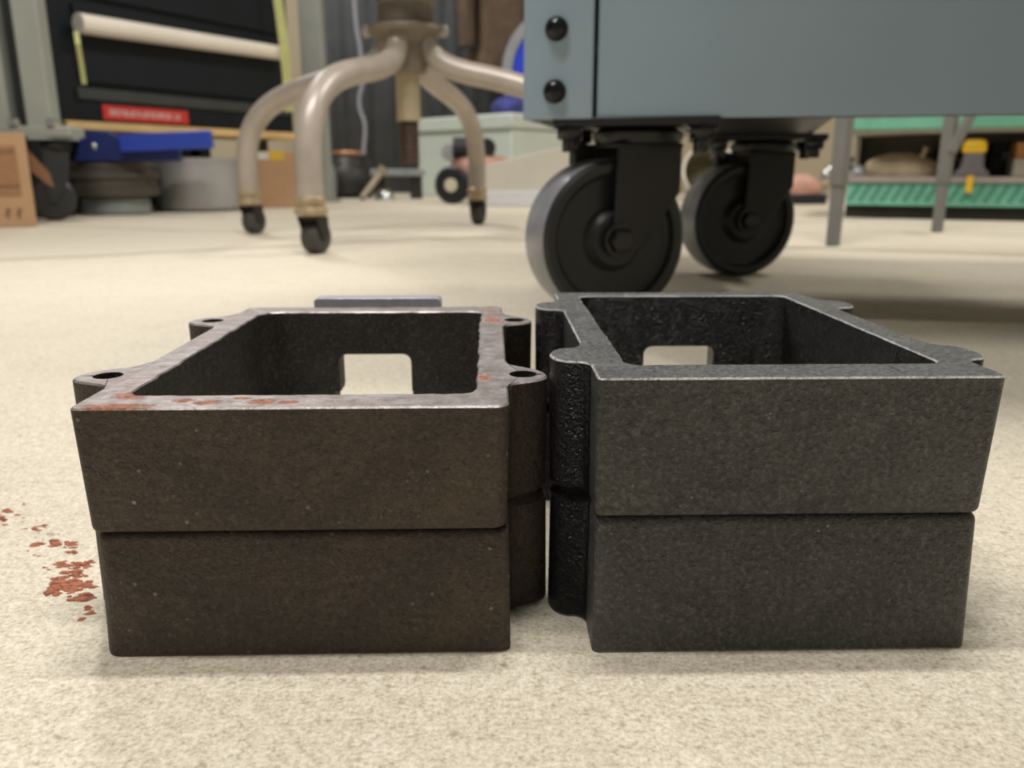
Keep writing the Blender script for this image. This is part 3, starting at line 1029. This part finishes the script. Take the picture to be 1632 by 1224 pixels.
def lump(name, pos, size, m, label, cat, seed, n=16, rz=0.0):
    """an irregular rounded mass resting on its base"""
    rn = random.Random(seed)
    ph = [(rn.uniform(0, 6.28), rn.randint(2, 5), rn.uniform(0.03, 0.10)) for _ in range(4)]
    loops = []
    for i in range(8):
        t = i / 7
        z = size[2] * t
        s = (1 - max(0, (t - 0.35) / 0.65) ** 2.2 * 0.75) * (0.93 + 0.07 * min(1, t * 4))
        lp = []
        for j in range(n):
            a = 2 * pi * j / n
            w_ = 1 + sum(am * sin(kf * a + p0 + t * 2) for p0, kf, am in ph)
            lp.append(Vector((size[0] / 2 * s * w_ * cos(a), size[1] / 2 * s * w_ * sin(a), z)))
        loops.append(lp)
    mb = MB().rings(loops, closed=False, caps=(0, 0))
    o = mb.build(name, m, None, angle=70)
    o.location = pos
    o.rotation_euler = (0, 0, rz)
    return tag(o, label, cat)


p = on_shelf(1432, 0.16)
t = lump('cloth_sack', (p.x, p.y, SZ), (0.19, 0.12, 0.062), M['sack'], 'slumped beige cloth sack on the lower shelf between the stand legs', 'sack', 3, rz=sa)
MB().tube([(0.05, -0.03, 0.050), (0.055, -0.035, 0.062), (0.058, -0.036, 0.074)], [0.008, 0.005, 0.008], 10).build('tied_neck', M['sack'], t)
p = on_shelf(1366, 0.06)
t = lump('metal_fitting', (p.x, p.y, SZ), (0.05, 0.04, 0.03), M['alu'], 'small dull metal fitting on the left end of the lower shelf', 'fitting', 8)
MB().tube([(-0.02, 0, 0.02), (-0.03, -0.01, 0.034), (-0.022, -0.015, 0.048)], 0.006, 10).build('spout', M['junk_black'], t)

# odds and ends on the floor left of the shelf
p = G(1275, 325)
t = thing('parts_tray', 'low dark parts tray heaped with pinkish cloth, seen under the cart', 'tray', p, 0.2)
MB().box((0, 0, 0.018), (0.16, 0.10, 0.036)).build('tray_body', M['toolblack'], t, bevel=0.003)
r_ = lump('cloth_heap', (0, 0, 0.036), (0.14, 0.085, 0.075), M['pink'], None, None, 21)
r_.parent = t
p = G(1312, 318)
t = thing('pipe_fitting', 'bright metal elbow fitting standing on the floor beside the dark parts tray', 'fitting', p, 0.4)
MB().tube([(0, 0, 0), (0, 0, 0.09), (0.005, 0, 0.12), (0.025, 0, 0.135), (0.06, 0, 0.137)], 0.017, 16).build('elbow', M['chrome'], t, angle=60)
m = MB()
m.lathe([(0.024, 0.0), (0.024, 0.018), (0.018, 0.022)], 6)
m.build('hex_base', M['brass'], t)
m = MB()
m.lathe([(0.022, 0.055), (0.025, 0.06), (0.025, 0.075), (0.022, 0.08)], 16)
m.build('collar', M['brass'], t)

# white bucket between the two cart wheels
p = G(1122, 318)
t = thing('plastic_bucket', 'tilted white bucket with olive inside, seen between the cart wheels', 'bucket', p + Vector((0, 0, -0.0164)), 0.0)
mm = Matrix.Translation((0.0, 0, 0.118)) @ RY(R(-14)).to_4x4() @ RX(R(78)).to_4x4() @ Matrix.Translation((0, 0, -0.09))
m = MB()
m.lathe([(0.0, -0.002), (0.085, -0.002), (0.112, 0.19), (0.118, 0.19), (0.118, 0.20), (0.107, 0.20), (0.081, 0.004), (0.0, 0.004)], 40, mm)
m.mi = [1 if i // 40 in (5, 6) else 0 for i in range(len(m.mi))]
m.build('bucket_shell', [M['bucket'], M['olive']], t, angle=35)
hb = bez((0.118, 0, 0.195), (0.13, -0.12, 0.23), (-0.13, -0.12, 0.23), (-0.118, 0, 0.195), 12)
MB().tube([mm @ q for q in hb], 0.003, 8).build('bail_handle', M['chrome'], t)

# ================================================================ LEFT SIDE
# cardboard box
p = G(60, 361)
bxa = R(30)
box = thing('cardboard_box', 'tall cardboard box with dark print at the left edge, front of the grey posts', 'box', p, bxa)
BW, BD, BH = 0.26, 0.20, 0.197
MB().box((-BW / 2, BD / 2, BH / 2), (BW, BD, BH)).build('box_body', M['cardboard'], box, bevel=0.002)
MB().box((-0.043, -0.0004, 0.118), (0.044, 0.0012, 0.105)).build('printed_panel', plain('print_brown', (150, 112, 80), 0.85, 0, 0.1, 60), box)
for zz in (0.158, 0.086):
    MB().box((-0.043, -0.0008, zz), (0.04, 0.0014, 0.005)).build('printed_line', M['card_dark'], box)
for (xx) in (-0.052, -0.031):
    mk = MB()
    mk.box((xx, -0.0006, 0.030), (0.004, 0.0012, 0.022))
    mk.box((xx + 0.004, -0.0006, 0.036), (0.006, 0.0012, 0.004))
    mk.box((xx - 0.003, -0.0006, 0.028), (0.005, 0.0012, 0.004))
    mk.build('printed_symbol', M['card_dark'], box)
fp = MB()
fp.prism([(0, 0.165), (0.036, 0.115), (0.042, 0.082), (0.03, 0.090), (0.0, 0.118)], 0.003, Matrix.Translation((0.002, 0.06, 0)) @ RX(R(90)).to_4x4())
fp.build('side_flap', M['card_shade'], box)

# grey-green posts on a caster base
p = P(42, 205, 2.06)
ms = thing('machine_stand', 'pale grey-green steel posts on a castered base at the left edge', 'stand', (p.x, p.y, 0), R(8))
MB().box((-0.085, 0.0, 0.62), (0.12, 0.06, 0.80)).build('post', M['greygreen'], ms, bevel=0.004)
MB().box((0.038, 0.01, 0.62), (0.058, 0.06, 0.80)).build('post', M['greygreen'], ms, bevel=0.004)
MB().box((-0.008, 0.03, 0.62), (0.036, 0.02, 0.80)).build('back_web', M['darkgap'], ms)
MB().box((-0.01, 0.0, 0.210), (0.25, 0.10, 0.024)).build('base_plate', M['greygreen'], ms, bevel=0.003)
for x in (-0.008, 0.075):
    m = MB()
    m.lathe([(0.013, 0.222), (0.013, 0.234), (0.010, 0.238), (0.0, 0.238)], 6, Matrix.Translation((x, -0.045, 0)))
    m.build('base_bolt', M['chrome'], ms)
cs = sub('caster', ms, (0.060, 0.0, 0), R(20))
m = MB()
m.lathe([(0.010, -0.016), (0.045, -0.016), (0.052, -0.010), (0.053, 0.010), (0.045, 0.016), (0.010, 0.016)], 32, Matrix.Translation((-0.02, 0, 0.053)) @ RX(R(90)).to_4x4(), closed=True)
m.build('wheel', M['tyre'], cs)
m = MB()
for s in (-1, 1):
    m.prism([(-0.028, 0.17), (0.03, 0.17), (0.02, 0.10), (-0.012, 0.043), (-0.028, 0.043), (-0.032, 0.11)], 0.003, Matrix.Translation((0, s * 0.021 + 0.0015, 0)) @ RX(R(90)).to_4x4())
m.box((0, 0, 0.171), (0.07, 0.05, 0.004))
m.lathe([(0.032, 0.172), (0.036, 0.180), (0.030, 0.190), (0.0, 0.192)], 24)
m.build('fork', M['darkgap'], cs)
MB().box((0, 0, 0.195), (0.11, 0.09, 0.007)).build('mounting_plate', M['junk_grey'], cs)

# black cabinet
ca = P(128, 200, 2.35)
cb = P(462, 206, 3.05)
caa = math.atan2(cb.y - ca.y, cb.x - ca.x)
CL = (Vector((cb.x, cb.y)) - Vector((ca.x, ca.y))).length
cab = thing('tool_cabinet', 'blue-black steel cabinet with a long white handle bar and red label', 'cabinet', (ca.x, ca.y, 0), caa)
CB, CT, CD2 = 0.252, 1.25, 0.55
MB().box((CL / 2 - 0.1, CD2 / 2, (CB + CT) / 2), (CL + 0.24, CD2, CT - CB)).build('carcass', M['cabinet'], cab, bevel=0.004)
MB().box((CL / 2, -0.006, 0.455), (CL - 0.03, 0.012, 0.20)).build('drawer_front', M['cabinet'], cab, bevel=0.003)
MB().box((CL / 2, -0.006, 0.83), (CL - 0.03, 0.012, 0.51)).build('drawer_front', M['cabinet'], cab, bevel=0.003)
MB().box((CL / 2, -0.004, 0.325), (CL, 0.008, 0.030)).build('lower_rail', M['cabinet_rail'], cab, bevel=0.002)
MB().box((-0.14, -0.03, (CT) / 2), (0.10, 0.06, CT)).build('corner_post', M['cabinet'], cab, bevel=0.004)
MB().box((CL / 2 - 0.1, CD2 - 0.02, CB / 2), (CL + 0.24, 0.02, CB)).build('light_block_panel', M['cabinet'], cab)  # added dark sheet that stops light showing through under the cabinet
for x in (0.05, CL - 0.05):
    MB().box((x, CD2 * .75, CB / 2), (0.05, 0.05, CB)).build('foot', M['darkgap'], cab)
br_ = MB()
hz0 = P(120, 37, 2.33).z
hz1 = P(450, 88, 3.02).z
br_.tube([(0.0, -0.045, hz0), (CL * 0.5, -0.045, (hz0 + hz1) / 2), (CL - 0.06, -0.045, hz1)], [0.0262, 0.0245, 0.0228], 18)
hbar = br_.build('handle_bar', M['white_bar'], cab)
for x in (0.06, CL - 0.10):
    MB().box((x, -0.028, (hz0 + hz1) / 2), (0.03, 0.032, 0.03)).build('handle_bracket', M['cabinet_rail'], cab)
# red label with white lettering too blurred to read
lx0, lx1 = 0.07, 0.36
ls = sub('red_label', cab)
MB().box(((lx0 + lx1) / 2, -0.0035, 0.280), (lx1 - lx0, 0.005, 0.040)).build('label_plate', M['red'], ls)
tx = MB()
rn = random.Random(2)
x = lx0 + 0.02
while x < lx1 - 0.025:
    if rn.random() < 0.17:
        x += 0.007
        continue
    wq = rn.uniform(0.006, 0.009)
    tx.box((x + 0.001, -0.0065, 0.280), (0.002, 0.001, 0.016))
    for zz in rn.sample((-0.007, 0.0, 0.007), 2):
        tx.box((x + wq / 2, -0.0065, 0.280 + zz), (wq, 0.001, 0.0024))
    if rn.random() < 0.5:
        tx.box((x + wq - 0.001, -0.0065, 0.280), (0.002, 0.001, 0.016))
    x += wq + 0.0035
tx.build('label_lettering', M['paper'], ls)


def strap(name, pts, wdt, label, m=M['strap']):
    mb = MB()
    n = len(pts)
    vs = []
    for p_ in pts:
        vs += [p_ + Vector((-wdt / 2, 0, 0)), p_ + Vector((wdt / 2, 0, 0)), p_ + Vector((wdt / 2, 0.002, 0)), p_ + Vector((-wdt / 2, 0.002, 0))]
    fs = [(0, 1, 2, 3), tuple(4 * (n - 1) + q for q in (3, 2, 1, 0))]
    for i in range(n - 1):
        for q in range(4):
            fs.append((4 * i + q, 4 * i + (q + 1) % 4, 4 * i + 4 + (q + 1) % 4, 4 * i + 4 + q))
    mb.add(vs, fs)
    return tag(mb.build(name, m, loc=pts[-1]), label, 'strap', 'straps on the cabinet handle bar')


strap('webbing_strap', [P(121, 50, 2.29), P(124, 70, 2.24), P(129, 100, 2.25), P(134, 134, 2.25)], 0.012, 'thin yellow strap at the left end of the cabinet handle bar')
strap('webbing_strap', [P(436, -60, 2.92), P(443, 0, 2.92), P(451, 60, 2.92), P(457, 120, 2.92), P(460, 178, 2.93)], 0.030, 'wide yellow-green strap at the right end of the cabinet handle bar')

# board under the cabinet
wa, wb = P(108, 207, 2.28), P(480, 218, 3.0)
waa = math.atan2(wb.y - wa.y, wb.x - wa.x)
WL = (wb - wa).length
wd = thing('wooden_board', 'long pale pine board lying beneath the black cabinet', 'board', (wa.x, wa.y, 0), waa)
zb = 0.239
MB().box((WL / 2, 0.12, zb), (WL, 0.24, 0.022)).build('plank', M['wood'], wd, bevel=0.002)
for x in (0.03, WL - 0.03):
    MB().box((x, 0.20, (zb - 0.011) / 2), (0.05, 0.07, zb - 0.011)).build('support_block', M['darkgap'], wd)

# drums on the floor
g = P(183, 300, 2.42)
g.z = 0
dm = thing('brake_drum', 'dark greasy iron drum on the floor below the blue channel', 'drum', g)
m = MB()
m.lathe([(0.085, 0.0), (0.092, 0.004), (0.092, 0.040), (0.085, 0.048)], 40)
m.build('hub_flange', M['junk_grey'], dm)
m = MB()
m.lathe([(0.10, 0.048), (0.118, 0.052), (0.122, 0.075), (0.116, 0.080), (0.116, 0.095), (0.124, 0.10), (0.124, 0.116), (0.117, 0.120), (0.117, 0.128), (0.122, 0.132), (0.120, 0.143), (0.09, 0.145), (0.08, 0.135), (0.0, 0.135)], 48)
m.build('drum_body', M['irondark'], dm)
g = P(316, 300, 2.62)
g.z = 0
dm = thing('aluminium_drum', 'smooth silver drum on the floor behind the stool, beside the dark drum', 'drum', g)
m = MB()
m.lathe([(0.110, 0.0), (0.122, 0.004), (0.128, 0.012), (0.130, 0.10), (0.131, 0.142), (0.134, 0.146), (0.134, 0.156), (0.126, 0.158), (0.122, 0.14), (0.12, 0.02), (0.0, 0.02)], 56)
m.build('drum_shell', M['alu'], dm)
m = MB()
m.lathe([(0.03, 0.02), (0.03, 0.09), (0.02, 0.095), (0.0, 0.095)], 24)
m.build('centre_boss', M['irondark'], dm)

# blue channel resting on the drum
p = P(180, 252, 2.30)
bc = thing('blue_bracket', 'bright blue folded steel bracket lying on the dark iron drum', 'bracket', (p.x, p.y, 0.1455), R(10))
b0 = 0.0
MB().prism([(-0.10, 0.0), (0.17, 0.0), (0.17, 0.034), (0.05, 0.052), (-0.01, 0.078), (-0.075, 0.078), (-0.088, 0.03)], 0.05, Matrix.Translation((0, 0.05, 0)) @ RX(R(90)).to_4x4()).build('base_channel', M['navy'], bc, bevel=0.003)
MB().box((0.145, -0.008, 0.052), (0.236, 0.045, 0.046), RY(R(-3))).build('top_bar', M['blue'], bc, bevel=0.003)
m = MB()
m.lathe([(0.008, 0), (0.008, 0.004), (0.005, 0.006), (0.0, 0.006)], 12, Matrix.Translation((-0.045, 0.0, 0.038)) @ RX(R(90)).to_4x4())
m.build('rivet', M['chrome'], bc)

# second cardboard box
g = G(412, 331)
b2 = thing('cardboard_box', 'plain cardboard box with yellow tape on top, behind the stool legs', 'box', g, R(5))
MB().box((0.075, 0.08, 0.092), (0.15, 0.16, 0.184)).build('box_body', M['cardboard'], b2, bevel=0.002)
MB().box((0.072, 0.08, 0.1845), (0.05, 0.161, 0.002)).build('tape', M['yellow_tape'], b2)
MB().box((0.072, -0.0005, 0.169), (0.05, 0.002, 0.03)).build('tape', M['yellow_tape'], b2)
MB().box((0.028, -0.0005, 0.170), (0.034, 0.002, 0.024)).build('paper_label', M['paper'], b2)

# grey-green pillar behind
g = G(513, 322)
pl = thing('steel_post', 'pale grey-green steel post standing behind the stool', 'post', g)
MB().box((0, 0, 0.6), (0.085, 0.07, 1.19)).build('post_tube', M['greygreen'], pl, bevel=0.006)
MB().box((0, 0, 0.006), (0.13, 0.13, 0.012)).build('foot_plate', M['greygreen'], pl)

# ================================================================ FAR BACKGROUND
# charcoal curtain
cu = MB()
n = 150
xa, xb = P(500, 100, 5.0).x, P(905, 100, 5.0).x
vs, fs = [], []
for i in range(n + 1):
    t = i / n
    x = xa + (xb - xa) * t
    y = 5.0 + 0.012 * sin(t * 42) + 0.006 * sin(t * 97 + 1)
    vs += [(x, y, 0.003), (x + 0.01 * sin(t * 30), y + 0.02 * sin(t * 33 + 2), 1.0), (x, y, 2.1)]
for i in range(n):
    for j in range(2):
        fs.append((3 * i + j, 3 * i + 3 + j, 3 * i + 4 + j, 3 * i + 1 + j))
cu.add(vs, fs)
o = cu.build('cloth_curtain', M['curtain'], angle=80)
so = o.modifiers.new('cloth', 'SOLIDIFY')
so.thickness = 0.004
tag(o, 'tall charcoal cloth curtain hanging behind the stool', 'curtain')

# hanging brown jacket
ja = P(800, 30, 4.80)
jk = MB()
rn = random.Random(9)
lp = []
for i in range(9):
    t = i / 8
    z = 0.66 + 1.0 * t
    ring = []
    for j in range(40):
        a = 2 * pi * j / 40
        rr = (0.16 - 0.03 * t + 0.05 * (t < .1)) * (1 + 0.16 * sin(5 * a + t * 2) + 0.09 * sin(11 * a + 3 * t))
        ring.append(Vector((ja.x + 0.02 + rr * cos(a) * 1.05, ja.y + rr * 0.45 * sin(a), z)))
    lp.append(ring)
jk.rings(lp, closed=False, caps=(0, 0))
o = jk.build('work_jacket', M['jacket'], angle=80, loc=(ja.x, ja.y, 0.66))
tag(o, 'crumpled brown work jacket hanging in front of the charcoal curtain', 'jacket')
tb = MB()
for s in (-1, 1):
    tb.tube([(s * 0.15, -0.02, 0.95), (s * 0.20, -0.03, 0.55), (s * 0.19, -0.04, 0.12)], [0.06, 0.055, 0.045], 16)
tb.build('sleeve', M['jacket'], o, angle=80)

# blue reel with grey rim
rc = P(902, 118, 4.6)
rl_ = thing('hose_reel', 'bright blue reel with pale grey rim half hidden behind the cart', 'reel', (rc.x, rc.y, 0))
RR = 96 * 4.6 / F_PX
m = MB()
m.lathe([(RR, -0.03), (RR, 0.03), (RR * 0.84, 0.03), (RR * 0.84, -0.03)], 56, Matrix.Translation((0, 0, rc.z)) @ RX(R(90)).to_4x4(), closed=True)
m.build('rim', M['ringgrey'], rl_, bevel=0.004)
m = MB()
m.lathe([(0, -0.02), (RR * 0.845, -0.02), (RR * 0.845, 0.02), (0, 0.025)], 56, Matrix.Translation((0, 0, rc.z)) @ RX(R(90)).to_4x4())
m.build('disc', M['deepblue'], rl_)
MB().box((0, 0.06, (rc.z - 0.02) / 2), (0.10, 0.05, rc.z - 0.02)).build('support_leg', M['darkgap'], rl_)
MB().box((0, 0.06, 0.01), (0.36, 0.20, 0.02)).build('foot', M['darkgap'], rl_)

# hanging cord
pts = [P(u, v, 4.85) for u, v in ((562, -60), (565, 0), (568, 40), (575, 85), (578, 130), (573, 155), (574, 175), (581, 195), (582, 215), (580, 235), (580, 246))]
sm = []
for i in range(len(pts) - 1):
    a = pts[max(0, i - 1)]; b = pts[i]; c_ = pts[i + 1]; d = pts[min(len(pts) - 1, i + 2)]
    sm += bez(b, b + (c_ - a) / 6, c_ - (d - b) / 6, c_, 4)[(0 if i == 0 else 1):]
o = MB().tube(sm, 0.0125, 10).build('hanging_lead', M['cord'], loc=pts[-1], angle=60)
tag(o, 'thick pale grey cord hanging down in front of the charcoal curtain', 'cord')

# pale chest
ca_ = P(815, 300, 3.9)
g0 = Vector((ca_.x, 3.9, 0))
g1_ = Vector((P(668, 300, 4.35).x, 4.35, 0))
ang = math.atan2(g0.y - g1_.y, g0.x - g1_.x)
Lc = (g0 - g1_).length
ch_ = thing('storage_chest', 'pale mint white lidded chest on the floor behind the stool', 'chest', g1_, ang)
HC = P(815, 205, 3.9).z
HL = P(815, 180, 3.9).z
DC = 0.42
MB().box((Lc / 2, DC / 2, HC / 2), (Lc, DC, HC)).build('chest_body', M['chest'], ch_, bevel=0.008)
MB().box((Lc / 2, DC / 2, (HC + HL) / 2 + 0.001), (Lc + 0.03, DC + 0.03, HL - HC)).build('lid', M['chest'], ch_, bevel=0.010)
MB().box((Lc * 0.62, -0.012, HC - 0.03), (0.06, 0.018, 0.05)).build('latch', M['chest'], ch_, bevel=0.004)
for x in (0.02, Lc - 0.02):
    pass
# blue cloth on the chest
cz = HL + 0.0018
pc = g1_ + RZ(ang) @ Vector((Lc * 0.80, 0.22, 0))
t = lump('cloth_bundle', (pc.x, pc.y, cz), (0.28, 0.22, 0.11), plain('purple_blue_cloth', (62, 66, 130), 0.9, 0, 0.5, 18), 'crumpled dark blue cloth bundle on the chest lid', 'cloth', 31)

# pale ramp
ra, rb_ = G(768, 329), G(1010, 331)
raa = math.atan2(rb_.y - ra.y, rb_.x - ra.x)
RLn = (rb_ - ra).length
z0, z1 = P(768, 264, 2.9).z, P(905, 233, 2.9).z
frac = (P(905, 233, 2.9).x - ra.x) / RLn
rp = thing('sheet_ramp', 'pale grey sheet metal ramp rising to the right behind the cart wheel', 'ramp', ra, raa)
zend = z0 + (z1 - z0) / max(frac, 0.1)
MB().prism([(0, 0.055), (RLn, 0.055), (RLn, zend), (0, z0)], 0.012, Matrix.Translation((0, 0.012, 0)) @ RX(R(90)).to_4x4()).build('side_plate', M['ramp'], rp, bevel=0.002)
MB().prism([(0, 0.055), (RLn, 0.055), (RLn, zend), (0, z0)], 0.012, Matrix.Translation((0, 0.30, 0)) @ RX(R(90)).to_4x4()).build('side_plate', M['ramp'], rp, bevel=0.002)
MB().prism([(0, z0 - 0.010), (RLn, zend - 0.010), (RLn, zend), (0, z0)], 0.27, Matrix.Translation((0, 0.288, 0)) @ RX(R(90)).to_4x4()).build('deck', M['ramp'], rp)
MB().box((RLn / 2, 0.15, 0.028), (RLn - 0.01, 0.31, 0.054)).build('base_strip', plain('bluish_white_sheet', (214, 216, 220), 0.4, 0, 0.04, 10), rp, bevel=0.003)

# little air compressor
g = G(722, 325)
ac = thing('air_compressor', 'small faded red compressor with a black wheel beside the stool leg', 'compressor', g)
ac.scale = (1.22, 1.22, 1.22)
m = MB()
m.lathe([(0.020, -0.014), (0.050, -0.014), (0.057, -0.008), (0.057, 0.008), (0.050, 0.014), (0.020, 0.014)], 32, Matrix.Translation((0, 0, 0.057)) @ RZ(R(-18)).to_4x4() @ RX(R(90)).to_4x4(), closed=True)
m.build('wheel', M['toolblack'], ac)
m = MB()
m.lathe([(0.0, -0.016), (0.021, -0.012), (0.021, 0.016), (0.0, 0.017)], 20, Matrix.Translation((0, 0, 0.057)) @ RZ(R(-18)).to_4x4() @ RX(R(90)).to_4x4())
m.build('wheel_hub', M['offwhite'], ac)
m = MB()
m.tube([(0.02, 0.035, 0.095), (0.03, 0.05, 0.095), (0.14, 0.24, 0.095), (0.15, 0.255, 0.095)], [0.035, 0.055, 0.055, 0.035], 20)
m.build('tank', M['pink'], ac, angle=50)
m = MB()
m.tube([(0.0, 0.06, 0.168), (0.05, 0.06, 0.168)], 0.034, 18)
m.tube([(0.10, 0.20, 0.175), (0.10, 0.24, 0.175)], 0.03, 18)
m.box((0.07, 0.14, 0.150), (0.06, 0.12, 0.03), RZ(R(-30)))
m.build('motor', M['toolblack'], ac)
m = MB()
m.lathe([(0.0, -0.02), (0.026, -0.02), (0.026, 0.01), (0.0, 0.012)], 18, Matrix.Translation((-0.012, 0.055, 0.155)) @ RX(R(90)).to_4x4())
m.build('gauge', M['alu'], ac)
m = MB()
m.tube([(0.15, 0.24, 0.0), (0.145, 0.24, 0.06)], 0.012, 12)
m.build('foot', M['toolblack'], ac)

# black gearbox and scrap
g = P(556, 300, 4.0)
g.z = 0
gb = thing('gearbox', 'greasy black gearbox casting in the scrap heap behind the stool', 'gearbox', g)
m = MB()
m.lathe([(0.10, 0.0), (0.13, 0.02), (0.135, 0.08), (0.12, 0.13), (0.085, 0.165), (0.07, 0.19), (0.0, 0.19)], 20)
m.box((-0.11, 0.0, 0.09), (0.14, 0.16, 0.15), RZ(0.3))
m.build('housing', M['junk_black'], gb, bevel=0.004)
for i in range(7):
    a = i * 2 * pi / 7
    m = MB()
    m.lathe([(0.012, 0.0), (0.012, 0.014), (0.0, 0.016)], 6, Matrix.Translation((0.095 * cos(a), 0.095 * sin(a), 0.152)))
    m.build('housing_bolt', M['irondark'], gb)
m = MB()
m.lathe([(0.030, 0.19), (0.066, 0.194), (0.070, 0.205), (0.066, 0.213), (0.03, 0.216), (0.0, 0.216)], 24)
m.build('end_cap', M['copper'], gb)
g = G(512, 318)
t = lump('scrap_bracket', g + Vector((0, 0.05, 0)), (0.13, 0.12, 0.20), M['junk_grey'], 'blue-grey scrap bracket standing left of the black gearbox', 'scrap', 41)
MB().box((0.01, -0.02, 0.215), (0.05, 0.03, 0.05), RZ(0.5)).build('upturned_tab', M['greygreen'], t, bevel=0.004)
a0, a1 = G(577, 320), P(607, 276, 3.66)
t = thing('angle_bar', 'tan steel bar leaning diagonally against the black gearbox', 'bar', a0)
m = MB()
dd = a1 - a0
m.tube([Vector((0, 0, 0.011)), dd], 0.013, 8)
m.build('bar_shaft', M['tan'], t)
MB().box(dd + Vector((0.006, 0, 0.012)), (0.035, 0.03, 0.03), RY(0.6)).build('bar_end', M['tan'], t)
q0, q1 = P(606, 275, 3.81), P(662, 273, 3.81)
t = thing('steel_channel', 'pale grey steel channel lying raised behind the leaning bar', 'channel', (q0.x, q0.y, 0))
m = MB()
m.box(((q1.x - q0.x) / 2, 0, q0.z), (q1.x - q0.x + 0.08, 0.07, 0.03))
m.build('web', M['junk_grey'], t, bevel=0.003)
for x in (0.0, q1.x - q0.x):
    MB().box((x, 0.02, (q0.z - 0.015) / 2), (0.05, 0.06, q0.z - 0.015)).build('block', M['junk_black'], t)
g = G(614, 318.5)
t = thing('metal_dome', 'shiny metal dome cap on the floor right of the leaning bar', 'cap', g)
m = MB()
m.lathe([(0.040, 0.0), (0.040, 0.010), (0.034, 0.030), (0.020, 0.044), (0.0, 0.048)], 28)
m.build('dome', M['chrome'], t, angle=60)
m = MB()
m.lathe([(0.044, 0.0), (0.046, 0.003), (0.044, 0.008), (0.038, 0.009)], 28)
m.build('rim', M['alu'], t)
